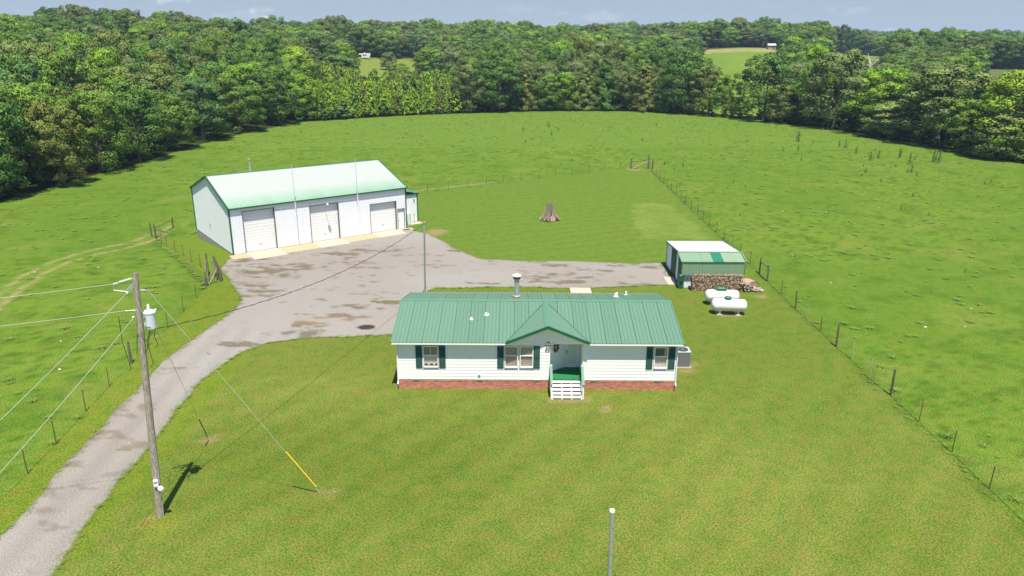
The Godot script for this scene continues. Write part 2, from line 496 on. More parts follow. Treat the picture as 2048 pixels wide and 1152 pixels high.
func ground() -> void:
	pasture = poly([[-400, -60], [-66.5, -86], [-66.3, -96.8], [-65.8, -107], [-64.6, -118.5], [-62.7, -131.8], [-61.3, -150], [-58.3, -170.7], [-53.3, -193.8], [-42.9, -204], [-30.9, -212.6], [-17.7, -218.9], [-3.7, -225.5], [11, -229.3], [25.8, -230], [40.2, -227.4], [52.8, -218.8], [63.7, -208], [72, -193.7], [78.3, -179], [82.2, -163], [85, -148.7], [88.8, -132.2], [90.6, -116.6], [94, -60], [400, -20], [400, 300], [-400, 300]])
	lawn = poly([[22.8, 200], [22.8, -125.8], [17.7, -124.7], [9.4, -119.2], [-1.3, -112.5], [-11.8, -104.6], [-19.6, -94.4], [-35.6, -83.6], [-38.6, -80.4], [-26.4, -62.7], [-25.4, -52.5], [-24.5, -39.2], [-23.6, -30], [-23, 200]])
	track_a = [Vector2(-39.9, -86.4), Vector2(-40.7, -83.0), Vector2(-41.4, -78.0), Vector2(-42.6, -75.0), Vector2(-43.5, -72.4), Vector2(-44.1, -68.0), Vector2(-43.8, -64.4), Vector2(-43.0, -60.2), Vector2(-41.6, -55.0)]
	track_b = [Vector2(-39.4, -84.5), Vector2(-39.7, -79.0), Vector2(-40.3, -75.2), Vector2(-41.4, -72.7), Vector2(-42.3, -70.0), Vector2(-42.6, -66.8), Vector2(-42.1, -62.5), Vector2(-40.6, -56.0)]
	track_c = [Vector2(-17.0, -102.4), Vector2(-12.4, -106.8), Vector2(-9.0, -108.6), Vector2(-3.0, -112.6)]
	ng.seed = 3; ng.frequency = 0.035; ng.fractal_octaves = 3
	nf.seed = 44; nf.frequency = 0.7; nf.fractal_octaves = 4
	nm.seed = 21; nm.frequency = 0.22; nm.fractal_octaves = 3
	var xs := []
	var zs := []
	var q := -70.0
	while q < 96.0:
		xs.append(q); q += 0.5
	q = -14.0
	while q > -236.0:
		zs.append(q); q -= 0.4 if q > -66.0 else (0.5 if q > -130.0 else 0.8)
	var step := 1.0
	while xs[-1] < 4200.0:
		xs.append(xs[-1] + step); xs.push_front(xs[0] - step); step = minf(step * 1.10, 160.0)
	step = 1.5
	while zs[-1] > -4500.0:
		zs.append(zs[-1] - step); step = minf(step * 1.07, 160.0)
	step = 1.0
	while zs[0] < 1200.0:
		zs.push_front(zs[0] + step); step *= 1.25
	var nx := xs.size()
	var nz := zs.size()
	var v := PackedVector3Array(); var n := PackedVector3Array(); var c := PackedColorArray(); var u := PackedVector2Array(); var idx := PackedInt32Array()
	for j in nz:
		for i in nx:
			var x: float = xs[i]
			var z: float = zs[j]
			v.append(Vector3(x, land(x, z), z))
			u.append(Vector2(x, z))
			c.append(ground_col(x, z))
			if x * x + z * z < 11000.0 and (x > -16.0 or z > -60.0):
				n.append(Vector3.UP)
			else:
				n.append(Vector3(land(x - 1.0, z) - land(x + 1.0, z), 2.0, land(x, z - 1.0) - land(x, z + 1.0)).normalized())
	for j in nz - 1:
		for i in nx - 1:
			var a := j * nx + i
			idx.append_array(PackedInt32Array([a, a + nx, a + nx + 1, a, a + nx + 1, a + 1]))
	var arr := []
	arr.resize(Mesh.ARRAY_MAX)
	arr[Mesh.ARRAY_VERTEX] = v; arr[Mesh.ARRAY_NORMAL] = n; arr[Mesh.ARRAY_COLOR] = c; arr[Mesh.ARRAY_TEX_UV] = u; arr[Mesh.ARRAY_TEX_UV2] = u; arr[Mesh.ARRAY_INDEX] = idx
	var m := ArrayMesh.new()
	m.add_surface_from_arrays(Mesh.PRIMITIVE_TRIANGLES, arr)
	var o := MeshInstance3D.new()
	o.name = "ground"
	o.mesh = m
	var g := mat("grass_ground", 1, 1, 1, 0.95)
	g.albedo_texture = T.grass
	g.uv1_scale = Vector3(1 / 13.0, 1 / 13.0, 1)
	g.detail_enabled = true
	g.detail_albedo = T.grass_broad
	g.detail_blend_mode = BaseMaterial3D.BLEND_MODE_MUL
	g.detail_uv_layer = BaseMaterial3D.DETAIL_UV_2
	g.uv2_scale = Vector3(1 / 31.0, 1 / 31.0, 1)
	g.heightmap_enabled = true
	g.heightmap_texture = T.grass
	g.heightmap_scale = 2.0
	g.metallic_specular = 0.15
	o.material_override = g
	add_child(o)
	tag(o, "green pasture and mown lawn ground rolling off to wooded hills", "", "", "structure")

# a flat sheet inside a polygon, in small cells so that its colour can vary
func sheet(called: String, pl: PackedVector2Array, y: float, cell: float, colour: Callable, m: Material, kind := "structure") -> MeshInstance3D:
	var lo := pl[0]
	var hi := pl[0]
	for p in pl:
		lo = lo.min(p); hi = hi.max(p)
	var v := PackedVector3Array(); var n := PackedVector3Array(); var c := PackedColorArray(); var u := PackedVector2Array()
	var nx := int((hi.x - lo.x) / cell) + 1
	var ny := int((hi.y - lo.y) / cell) + 1
	var inside := []
	for j in ny + 1:
		var row := PackedByteArray()
		for i in nx + 1:
			row.append(1 if Geometry2D.is_point_in_polygon(lo + Vector2(i, j) * cell, pl) else 0)
		inside.append(row)
	for j in ny:
		for i in nx:
			var s: int = inside[j][i] + inside[j][i + 1] + inside[j + 1][i] + inside[j + 1][i + 1]
			var a := lo + Vector2(i, j) * cell
			var sq := PackedVector2Array([a, a + Vector2(cell, 0), a + Vector2(cell, cell), a + Vector2(0, cell)])
			if s == 4:
				for k in [0, 1, 2, 0, 2, 3]:
					var p := sq[k]
					v.append(Vector3(p.x, y, p.y)); n.append(Vector3.UP); u.append(p); c.append(colour.call(p.x, p.y))
			elif s > 0:
				for piece in Geometry2D.intersect_polygons(sq, pl):
					var t := Geometry2D.triangulate_polygon(piece)
					for k in range(0, t.size(), 3):
						var p0: Vector2 = piece[t[k]]; var p1: Vector2 = piece[t[k + 1]]; var p2: Vector2 = piece[t[k + 2]]
						if (p1 - p0).cross(p2 - p0) < 0.0:
							var w := p1; p1 = p2; p2 = w
						for p in [p0, p1, p2]:
							v.append(Vector3(p.x, y, p.y)); n.append(Vector3.UP); u.append(p); c.append(colour.call(p.x, p.y))
	var arr := []
	arr.resize(Mesh.ARRAY_MAX)
	arr[Mesh.ARRAY_VERTEX] = v; arr[Mesh.ARRAY_NORMAL] = n; arr[Mesh.ARRAY_COLOR] = c; arr[Mesh.ARRAY_TEX_UV] = u
	var me := ArrayMesh.new()
	me.add_surface_from_arrays(Mesh.PRIMITIVE_TRIANGLES, arr)
	var o := MeshInstance3D.new()
	o.name = called
	o.mesh = me
	o.material_override = m
	add_child(o, true)
	if kind: o.set_meta("kind", kind)
	return o

# outline with a wavering edge
func waver(a: Array, amount: float) -> PackedVector2Array:
	var f := FastNoiseLite.new()
	f.seed = 8
	f.frequency = 0.30
	f.fractal_octaves = 2
	var out := PackedVector2Array()
	for i in a.size():
		var p := Vector2(a[i][0], a[i][1])
		var q := Vector2(a[(i + 1) % a.size()][0], a[(i + 1) % a.size()][1])
		var k := maxi(1, int(p.distance_to(q) / 0.4))
		var side := (q - p).normalized().orthogonal()
		for s in k:
			var t := p.lerp(q, float(s) / k)
			out.append(t + side * f.get_noise_2d(t.x, t.y) * amount)
	return out

var mossy := [[-22.5, -66.6, 3.6, 1.6], [-21.0, -68.6, 3.0, 0.9], [-24.9, -67.0, 1.8, 1.4], [-25.5, -69.9, 1.5, 1.5], [-20.8, -61.2, 1.9, 1.1], [-22.0, -62.2, 1.2, 0.8], [-17.2, -69.8, 1.6, 0.5], [-15.4, -71.6, 1.4, 0.5], [-14.2, -74.2, 3.0, 0.6], [-13.5, -68.2, 1.2, 0.4], [-17.2, -73.0, 2.2, 0.7], [-13.6, -55.0, 2.2, 0.7], [-12.3, -57.2, 1.6, 0.6], [-9.6, -58.5, 1.5, 0.7], [-11.2, -59.2, 0.8, 0.5], [-14.9, -53.4, 1.3, 0.8], [-16.4, -51.6, 1.6, 0.8], [-15.0, -51.4, 1.6, 0.7], [-10.3, -56.4, 0.8, 0.5], [-18.6, -49.4, 1.8, 0.5], [2.8, -65.6, 1.6, 0.8], [4.6, -66.4, 1.3, 0.6], [1.2, -64.3, 1.5, 0.5], [6.6, -65.4, 1.2, 0.5], [5.4, -64.0, 1.4, 0.5], [8.0, -67.4, 1.4, 0.4], [10.8, -69.4, 1.8, 0.5], [12.8, -68.8, 1.4, 0.8], [4.4, -69.2, 1.6, 0.4], [0.6, -68.6, 1.2, 0.4], [9.6, -63.6, 1.4, 0.4], [11.6, -63.2, 1.2, 0.4], [-2.6, -63.6, 1.3, 0.4], [-6.0, -74.0, 1.2, 0.4], [-22.6, -58.6, 0.9, 1.6], [-22.4, -55.5, 0.7, 1.4]]

func drive_col(x: float, z: float) -> Color:
	var a := ng.get_noise_2d(x * 1.3, z * 1.3)
	var b := nm.get_noise_2d(x * 1.1, z * 2.6)
	var c := Color(0.392, 0.352, 0.325)
	c = c.lerp(Color(0.33, 0.275, 0.235), clampf(0.3 + a, 0.0, 1.0) * 0.6)
	var k := 0.0
	for s in mossy:
		var dx: float = (x - s[0]) / s[2]
		var dz: float = (z - s[1]) / s[3]
		if absf(dx) < 1.7 and absf(dz) < 1.7:
			k = maxf(k, 1.0 - sqrt(dx * dx + dz * dz) * 0.75)
	var fine := nf.get_noise_2d(x, z * 1.7)
	var dirt := sstep(0.06, 0.50, k * 0.66 + b * 0.72 + fine * 0.72 - 0.08) if k > 0.0 else 0.0
	dirt = maxf(dirt, 0.6 * sstep(0.30, 0.55, b * 0.75 + fine * 0.6 + a * 0.25))
	c = c.lerp(Color(0.175, 0.135, 0.09), dirt * 0.8)
	if dirt > 0.2 and z > -60.0:
		c = c.lerp(Color(0.17, 0.18, 0.045), 0.55 * sstep(0.1, 0.4, nm.get_noise_2d(x * 0.7 + 70.0, z * 0.7)))
	# thin ochre earth by the house's left end and at the fringe
	if z < -50.5 and z > -57.0 and x > -16.5:
		c = c.lerp(Color(0.42, 0.27, 0.15), 0.5 * sstep(0.05, 0.5, nm.get_noise_2d(x * 0.6 + 40.0, z * 1.1) + fine * 0.3) * sstep(-57.0, -52.0, z))
	# wheel lanes down the drive
	if x < -17.0 and z > -52.0:
		var lane := -cos((x + 20.75 + clampf((z + 30.0) * -0.03, -0.2, 0.4)) * 3.7)
		c = c * (1.0 + 0.055 * lane)
	var dd := pow((x + 10.85) / 0.62, 2.0) + pow((z + 52.75) / 0.5, 2.0) + b * 0.6
	c = c.lerp(Color(0.075, 0.05, 0.04), sstep(1.2, 0.7, dd))
	return Color(c.r * 0.765, c.g * 0.82, c.b * 0.825)

func driveway() -> void:
	var edge := [[-19.8, 20], [-19.0, -14], [-18.45, -25.2], [-18.7, -27.5], [-19.0, -30.4], [-19.12, -32], [-19.15, -35.7], [-19.35, -38.7], [-19.5, -43.5], [-19.1, -45.8], [-18.5, -47.9], [-17.1, -49.7], [-15.2, -50.5], [-13.1, -50.9], [-10.9, -51.05], [-8.6, -51.3], [-7.6, -53.4], [-8.4, -58], [-7.4, -60.9], [-6.6, -62.2], [0.3, -62.65], [5, -62.3], [9, -62.7], [13.4, -63.2], [14.3, -64], [14.3, -70.1], [10.8, -69.9], [6.1, -70.6], [1.2, -70.6], [-2.7, -71.1], [-4.7, -73.2], [-6.3, -76], [-7.7, -78.5], [-9.6, -81.3], [-11.5, -83], [-13.6, -82.2], [-27.5, -72.0], [-27.0, -67.4], [-25.2, -64.6], [-23.5, -61.4], [-22.0, -58.8], [-21.98, -56.2], [-22.4, -52.6], [-22.86, -49.2], [-23.05, -46.4], [-22.9, -43.3], [-22.8, -39.8], [-22.5, -36.4], [-22.5, -33.9], [-22.1, -30.6], [-21.95, -27.5], [-21.9, -14], [-22.6, 20]]
	drive = waver(edge, 0.2)
	var fringe := mat("earth_fringe", 1, 1, 1, 0.95)
	fringe.albedo_texture = T.gravel
	fringe.uv1_scale = Vector3(0.2, 0.2, 1)
	for pl in Geometry2D.offset_polygon(drive, 0.09):
		tag(sheet("earth_fringe", pl, 0.006, 0.6, func(x: float, z: float) -> Color: return Color(0.21, 0.165, 0.085).lerp(Color(0.15, 0.18, 0.045), clampf(0.5 + nm.get_noise_2d(x, z) * 1.6, 0.0, 1.0)), fringe), "brown earth fringe of the gravel drive", "")
		break
	var m := mat("gravel_drive", 1, 1, 1, 0.95)
	m.albedo_texture = T.gravel
	m.uv1_scale = Vector3(0.16, 0.16, 1)
	m.heightmap_enabled = true
	m.heightmap_texture = T.gravel
	m.heightmap_scale = 1.2
	m.metallic_specular = 0.2
	var o := sheet("driveway", drive, 0.012, 0.2, drive_col, m)
	tag(o, "grey gravel driveway widening into a yard with brown mossy patches", "")

# ------------------------------------------------------------------ house
func house() -> void:
	var H := thing("mobile_home", "long white house with ribbed green metal roof and brick skirting", "house", Vector3(-6.973, 0, -42.393), -deg_to_rad(0.331))
	var b := MB.new()
	# closed shell behind the cladding
	b.span(Vector3(0.03, 0.62, -0.1), Vector3(9.28, 3.16, -8.51))
	b.span(Vector3(11.27, 0.62, -0.1), Vector3(16.97, 3.16, -8.51))
	b.span(Vector3(9.28, 0.62, -1.70), Vector3(11.27, 3.16, -8.51))
	b.span(Vector3(9.28, 3.0, -0.03), Vector3(11.27, 3.16, -1.70))
	var wall := obj("wall", b, M.white_siding, H)
	# brick skirting: mortar bed with a brick for every brick one can see in front
	b = MB.new()
	b.span(Vector3(0.02, -0.1, -0.03), Vector3(16.98, 0.64, -8.52))
	var skirt := obj("brick_skirting", b, M.mortar, H)
	b = MB.new()
	for row in 8:
		var x := 0.0 if row % 2 == 0 else -0.105
		while x < 17.0:
			var x0 := maxf(x + 0.006, 0.0)
			var x1 := minf(x + 0.204, 17.0)
			if x1 - x0 > 0.03:
				var t := rng.randf_range(0.72, 1.22)
				var soldier := row == 7
				b.span(Vector3(x0, row * 0.079 + 0.005 - 0.02, -0.031), Vector3(x1, row * 0.079 + 0.052, 0.0 if not soldier else 0.012), Color(t, t * rng.randf_range(0.88, 1.1), t * rng.randf_range(0.85, 1.1)))
			x += 0.21
	for row in 8:
		for k in 40:
			var t := rng.randf_range(0.72, 1.2)
			for sx in [0.0, 16.975]:
				b.span(Vector3(sx, row * 0.079 - 0.015, -0.02 - k * 0.213), Vector3(sx + 0.025, row * 0.079 + 0.052, -0.02 - k * 0.213 - 0.2), Color(t, t, t))
	var bricks := obj("brick", b, M.brick, skirt)
	bricks.set_meta("kind", "stuff")
	# foundation vents
	for u in [1.155, 5.015, 8.49, 11.975, 15.855]:
		b = MB.new()
		b.span(Vector3(u - 0.2, 0.545, 0.0), Vector3(u + 0.2, 0.655, 0.022), Color(1, 1, 1))
		for k in 3:
			b.span(Vector3(u - 0.18, 0.562 + k * 0.03, 0.022), Vector3(u + 0.18, 0.575 + k * 0.03, 0.03), Color(0.5, 0.5, 0.5))
		obj("foundation_vent", b, M.ac_grey if false else M.galvanised, skirt)
	# lap siding, board by board, round the openings
	var holes := [[1.58, 2.55, 1.43, 2.89], [6.52, 8.30, 1.44, 2.90], [9.26, 11.29, 0.6, 2.99], [15.55, 16.42, 1.44, 2.90]]
	var lap := 0.204
	for k in 13:
		var y0 := 0.665 + k * lap
		var y1 := minf(y0 + lap, 3.17)
		if y1 - y0 < 0.03: break
		var cuts := [0.02, 16.98]
		var spans := [[0.02, 16.98]]
		for h in holes:
			if y1 > h[2] + 0.02 and y0 < h[3] - 0.02:
				var nxt := []
				for s in spans:
					if h[1] <= s[0] or h[0] >= s[1]:
						nxt.append(s); continue
					if h[0] - s[0] > 0.03: nxt.append([s[0], h[0]])
					if s[1] - h[1] > 0.03: nxt.append([h[1], s[1]])
				spans = nxt
		for s in spans:
			board(s[0], s[1], y0, y1, 0.0, wall)
	# gable boards above
	for k in 5:
		var y0 := 3.16 + k * lap
		var y1 := y0 + lap
		var q0 := 2.44 * (1.0 - (y0 - 3.16) / 1.02)
		var q1 := 2.44 * (1.0 - minf((y1 - 3.16) / 1.02, 1.0))
		b = MB.new()
		b.quad(Vector3(9.12 - q0, y0, 0.022), Vector3(9.12 + q0, y0, 0.022), Vector3(9.12 + q1, y1, 0.006), Vector3(9.12 - q1, y1, 0.006), Vector3.BACK)
		b.quad(Vector3(9.12 - q0, y0, 0.022), Vector3(9.12 + q0, y0, 0.022), Vector3(9.12 + q0, y0, -0.05), Vector3(9.12 - q0, y0, -0.05), Vector3.DOWN)
		obj("siding_board", b, M.white_siding, wall)
	# corner posts, end walls with boards
	b = MB.new()
	for u in [0.0, 16.9]:
		b = MB.new()
		b.span(Vector3(u, 0.62, -0.06), Vector3(u + 0.1, 3.16, 0.03))
		obj("corner_trim", b, M.white_paint, wall)
	for sx in [0.0, 17.0]:
		var o := -1.0 if sx == 0.0 else 1.0
		for k in 12:
			var y0 := 0.665 + k * lap
			b = MB.new()
			b.quad(Vector3(sx + o * 0.02, y0, -0.06), Vector3(sx + o * 0.02, y0, -8.5), Vector3(sx + o * 0.004, y0 + lap, -8.5), Vector3(sx + o * 0.004, y0 + lap, -0.06), Vector3(o, 0, 0))
			b.quad(Vector3(sx + o * 0.02, y0, -0.06), Vector3(sx + o * 0.02, y0, -8.5), Vector3(sx - o * 0.02, y0, -8.5), Vector3(sx - o * 0.02, y0, -0.06), Vector3.DOWN)
			obj("siding_board", b, M.white_siding, wall)
		b = MB.new()
		b.quad(Vector3(sx, 3.15, 0.0), Vector3(sx, 3.15, -8.54), Vector3(sx, 4.2, -4.27), Vector3(sx, 4.2, -4.26), Vector3(o, 0, 0))
		obj("gable_end", b, M.white_siding, wall)
	# windows with shutters, curtains
	window(H, 1.6, 2.53, 1.46, 2.86, 0)
	window(H, 6.54, 7.36, 1.47, 2.87, 1)
	window(H, 7.46, 8.28, 1.47, 2.87, 1)
	window(H, 15.57, 16.39, 1.47, 2.87, 2)
	for u in [1.165, 2.58, 6.10, 8.29, 15.10, 16.44]:
		shutter(H, u, u + 0.385, 1.43, 2.89)
	# small outside fittings
	b = MB.new()
	b.span(Vector3(4.92, 0.93, 0.02), Vector3(5.07, 1.05, 0.07), Color(0.8, 0.82, 0.8))
	b.span(Vector3(4.95, 0.94, 0.07), Vector3(5.04, 0.99, 0.085), Color(0.3, 0.3, 0.3))
	obj("dryer_vent", b, M.white_paint, wall)
	b = MB.new()
	b.span(Vector3(9.06, 2.72, 0.02), Vector3(9.2, 2.95, 0.06), Color(0.72, 0.74, 0.75))
	b.lathe(Vector3(9.1, 3.08, 0.1), Vector3(-0.25, -0.5, 0.8), [[0.05, -0.1], [0.05, 0.02], [0.075, 0.13], [0.0, 0.12]], 10, Color(0.16, 0.15, 0.13))
	b.lathe(Vector3(9.22, 3.08, 0.1), Vector3(0.25, -0.5, 0.8), [[0.05, -0.1], [0.05, 0.02], [0.075, 0.13], [0.0, 0.12]], 10, Color(0.16, 0.15, 0.13))
	b.span(Vector3(9.08, 3.1, 0.02), Vector3(9.24, 3.18, 0.08), Color(0.3, 0.3, 0.3))
	obj("flood_light", b, M.plain, wall)
	porch(H)
	roof(H)

func board(u0: float, u1: float, y0: float, y1: float, z: float, parent: Node) -> void:
	var b := MB.new()
	b.quad(Vector3(u0, y0, z + 0.016), Vector3(u1, y0, z + 0.016), Vector3(u1, y1, z + 0.004), Vector3(u0, y1, z + 0.004), Vector3.BACK)
	b.quad(Vector3(u0, y0, z + 0.016), Vector3(u1, y0, z + 0.016), Vector3(u1, y0, z - 0.1), Vector3(u0, y0, z - 0.1), Vector3.DOWN)
	for u in [u0, u1]:
		b.quad(Vector3(u, y0, z + 0.016), Vector3(u, y0, z - 0.1), Vector3(u, y1, z - 0.1), Vector3(u, y1, z + 0.004), Vector3(-1 if u == u0 else 1, 0, 0))
	obj("siding_board", b, M.white_siding, parent)

func window(H: Node, u0: float, u1: float, y0: float, y1: float, style: int) -> void:
	var b := MB.new()
	var w := 0.055
	var ym := (y0 + y1) * 0.5 + 0.08
	b.span(Vector3(u0, y0, -0.05), Vector3(u0 + w, y1, 0.04)); b.span(Vector3(u1 - w, y0, -0.05), Vector3(u1, y1, 0.04))
	b.span(Vector3(u0 + w, y1 - w, -0.05), Vector3(u1 - w, y1, 0.04)); b.span(Vector3(u0 + w, y0, -0.05), Vector3(u1 - w, y0 + w, 0.055))
	b.span(Vector3(u0 + w, ym - 0.03, -0.045), Vector3(u1 - w, ym + 0.03, 0.03))
	if style == 0:
		b.span(Vector3((u0 + u1) * 0.5 - 0.012, ym + 0.03, -0.04), Vector3((u0 + u1) * 0.5 + 0.012, y1 - w, 0.0))
	var f := obj("window", b, M.white_paint, H)
	for q in [[y0 + w, ym - 0.03, -0.02], [ym + 0.03, y1 - w, -0.008]]:
		b = MB.new()
		b.quad(Vector3(u0 + w, q[0], q[2]), Vector3(u1 - w, q[0], q[2]), Vector3(u1 - w, q[1], q[2]), Vector3(u0 + w, q[1], q[2]), Vector3.BACK)
		obj("pane", b, M.glass, f)
	b = MB.new()   # the dark room behind
	b.quad(Vector3(u0, y0, -0.098), Vector3(u1, y0, -0.098), Vector3(u1, y1, -0.098), Vector3(u0, y1, -0.098), Vector3.BACK, Color(0.5, 0.45, 0.35) if style == 2 else Color(1, 1, 1))
	obj("reveal", b, M.interior, f)
	# curtains in folds
	b = MB.new()
	var k := 26
	for i in k:
		var t0 := float(i) / k
		var t1 := float(i + 1) / k
		var a := u0 + w + (u1 - u0 - 2 * w) * t0
		var e := u0 + w + (u1 - u0 - 2 * w) * t1
		var z0 := -0.068 + 0.013 * sin(t0 * 34.0 + 2.0 * sin(t0 * 9.0))
		var z1 := -0.068 + 0.013 * sin(t1 * 34.0 + 2.0 * sin(t1 * 9.0))
		var lo0 := y0 + w
		var lo1 := y0 + w
		var hi := y1 - w
		var tone := Color(1.05, 0.9, 0.82).lerp(Color(0.75, 0.72, 0.62), 0.5 + 0.5 * sin(i * 2.1))
		if style == 0:
			tone = Color(0.62, 0.62, 0.52) if i % 3 else Color(0.5, 0.5, 0.44)
			b.quad(Vector3(a, ym - 0.02, z0), Vector3(e, ym - 0.02, z1), Vector3(e, hi, z1), Vector3(a, hi, z0), Vector3.BACK, tone)
			var sag0 := 0.25 + 0.3 * absf(sin(t0 * 8.0 + 0.4)); var sag1 := 0.25 + 0.3 * absf(sin(t1 * 8.0 + 0.4))
			b.quad(Vector3(a, y0 + w + 0.5 * sag0 - 0.1, z0), Vector3(e, y0 + w + 0.5 * sag1 - 0.1, z1), Vector3(e, ym - 0.02, z1), Vector3(a, ym - 0.02, z0), Vector3.BACK, Color(1.5, 1.6, 1.65))
		elif style == 1:
			b.quad(Vector3(a, lo0, z0), Vector3(e, lo1, z1), Vector3(e, hi, z1), Vector3(a, hi, z0), Vector3.BACK, tone)
		else:
			b.quad(Vector3(a, lo0, z0), Vector3(e, lo1, z1), Vector3(e, ym, z1), Vector3(a, ym, z0), Vector3.BACK, Color(1.35, 1.45, 1.5))
			if t0 > 0.8:
				b.quad(Vector3(a, ym, z0), Vector3(e, ym, z1), Vector3(e, hi, z1), Vector3(a, hi, z0), Vector3.BACK, Color(1.2, 1.2, 1.15))
	obj("curtain", b, M.curtain, f)

func shutter(H: Node, u0: float, u1: float, y0: float, y1: float) -> void:
	var b := MB.new()
	b.span(Vector3(u0, y0, 0.015), Vector3(u0 + 0.05, y1, 0.06)); b.span(Vector3(u1 - 0.05, y0, 0.015), Vector3(u1, y1, 0.06))
	for y in [y0, (y0 + y1) * 0.5 - 0.04, y1 - 0.07]:
		b.span(Vector3(u0 + 0.05, y, 0.015), Vector3(u1 - 0.05, y + 0.07, 0.055))
	for k in 30:
		var y := y0 + 0.08 + k * 0.045
		if y > y1 - 0.09: break
		b.box(Vector3((u0 + u1) * 0.5, y, 0.033), Vector3(u1 - u0 - 0.1, 0.045, 0.012), Basis(Vector3.RIGHT, -0.5))
	obj("shutter", b, M.shutter_green, H)

func porch(H: Node3D) -> void:
	# angled entry wall with its eight-sided window, side and back walls
	var a := Vector3(9.28, 0.72, -0.9)
	var e := Vector3(10.25, 0.72, -1.64)
	var dir := (e - a).normalized()
	var out := Vector3(-dir.z, 0, dir.x)
	if out.z < 0.0: out = -out
	var len := a.distance_to(e)
	var bas := Basis(dir, Vector3.UP, out)
	var b := MB.new()
	for k in 12:
		var y0 := k * 0.19
		b.quad(a + bas * Vector3(0, y0, 0.02), a + bas * Vector3(len, y0, 0.02), a + bas * Vector3(len, y0 + 0.19, 0.005), a + bas * Vector3(0, y0 + 0.19, 0.005), out)
		b.quad(a + bas * Vector3(0, y0, 0.02), a + bas * Vector3(len, y0, 0.02), a + bas * Vector3(len, y0, -0.02), a + bas * Vector3(0, y0, -0.02), Vector3.DOWN)
	b.span(Vector3(9.26, 0.72, -0.02), Vector3(9.29, 3.0, -0.9))
	b.span(Vector3(11.25, 0.72, -0.02), Vector3(11.28, 3.0, -1.66))
	b.span(Vector3(10.2, 0.72, -1.66), Vector3(11.25, 3.0, -1.69))
	var pw := obj("porch_wall", b, M.white_siding, H)
	b = MB.new()
	var oc := a + bas * Vector3(len * 0.42, 1.62, 0.0)
	var ring := []
	for k in 8:
		var t := TAU * (k + 0.5) / 8
		ring.append(Vector3(cos(t) * 0.30, sin(t) * 0.42, 0))
	for k in 8:
		var p: Vector3 = ring[k]; var q: Vector3 = ring[(k + 1) % 8]
		b.bar(oc + bas * (p + Vector3(0, 0, 0.035)), oc + bas * (q + Vector3(0, 0, 0.035)), 0.05, 0.06, null, out)
	b.bar(oc + bas * Vector3(0, -0.4, 0.045), oc + bas * Vector3(0, 0.4, 0.045), 0.02, 0.02)
	b.bar(oc + bas * Vector3(-0.28, 0, 0.043), oc + bas * Vector3(0.28, 0, 0.043), 0.02, 0.02)
	b.bar(oc + bas * Vector3(-0.2, 0.2, 0.043), oc + bas * Vector3(0.2, 0.2, 0.043), 0.015, 0.015)
	var ow := obj("octagon_window", b, M.white_paint, H)
	b = MB.new()
	for k in 8:
		b.tri(oc + bas * Vector3(0, 0, 0.03), oc + bas * (ring[k] + Vector3(0, 0, 0.03)), oc + bas * (ring[(k + 1) % 8] + Vector3(0, 0, 0.03)), out)
	var dk := mat("dark_glass", 0.045, 0.05, 0.055, 0.05)
	obj("pane", b, dk, ow)
	# front door with storm glass
	b = MB.new()
	b.span(Vector3(10.28, 0.78, -1.66), Vector3(10.36, 2.92, -1.61)); b.span(Vector3(11.14, 0.78, -1.66), Vector3(11.22, 2.92, -1.61)); b.span(Vector3(10.36, 2.86, -1.66), Vector3(11.14, 2.92, -1.61))
	b.span(Vector3(10.38, 0.79, -1.655), Vector3(11.12, 2.84, -1.64), Color(0.82, 0.88, 0.82))
	for s in [[10.38, 10.47], [11.03, 11.12]]:
		b.span(Vector3(s[0], 0.79, -1.64), Vector3(s[1], 2.84, -1.61))
	b.span(Vector3(10.47, 0.79, -1.64), Vector3(11.03, 1.06, -1.61)); b.span(Vector3(10.47, 2.74, -1.64), Vector3(11.03, 2.84, -1.61))
	var door := obj("front_door", b, M.white_paint, H)
	b = MB.new()
	b.quad(Vector3(10.47, 1.06, -1.62), Vector3(11.03, 1.06, -1.62), Vector3(11.03, 2.74, -1.62), Vector3(10.47, 2.74, -1.62), Vector3.BACK)
	obj("pane", b, M.glass, door)
	b = MB.new()
	b.span(Vector3(10.40, 1.75, -1.61), Vector3(10.44, 1.95, -1.57)); b.span(Vector3(10.40, 1.9, -1.57), Vector3(10.44, 1.93, -1.54))
	obj("handle", b, M.dark_metal, door)
	# carpeted floor
	b = MB.new()
	b.span(Vector3(9.29, 0.70, -1.66), Vector3(11.25, 0.78, 0.12))
	obj("porch_floor", b, M.porch_green, H)
	# steps: white boards and risers on stringers
	var run := 1.18
	for k in 5:
		b = MB.new()
		var y := 0.66 - k * 0.138
		var z := 0.12 + (k + 0.5) * run / 5.0
		b.span(Vector3(9.40, y - 0.035, z - 0.125), Vector3(11.17, y, z + 0.125))
		obj("step", b, M.white_paint, H)
	for u in [9.40, 9.98, 10.56, 11.13]:
		b = MB.new()
		b.bar(Vector3(u + 0.02, 0.56, 0.13), Vector3(u + 0.02, -0.04, 0.13 + run), 0.045, 0.13)
		obj("stringer", b, M.white_paint, H)
		if u > 9.5 and u < 11.0:
			for k in 5:
				b = MB.new()
				b.span(Vector3(u - 0.03, 0.49 - k * 0.138, 0.22 + k * run / 5.0), Vector3(u + 0.10, 0.62 - k * 0.138, 0.245 + k * run / 5.0))
				obj("riser_block", b, M.white_paint, H)
	b = MB.new()
	b.span(Vector3(9.44, -0.05, 0.14), Vector3(11.12, 0.55, 0.16), Color(0.34, 0.16, 0.12))
	obj("under_board", b, M.white_paint, H)
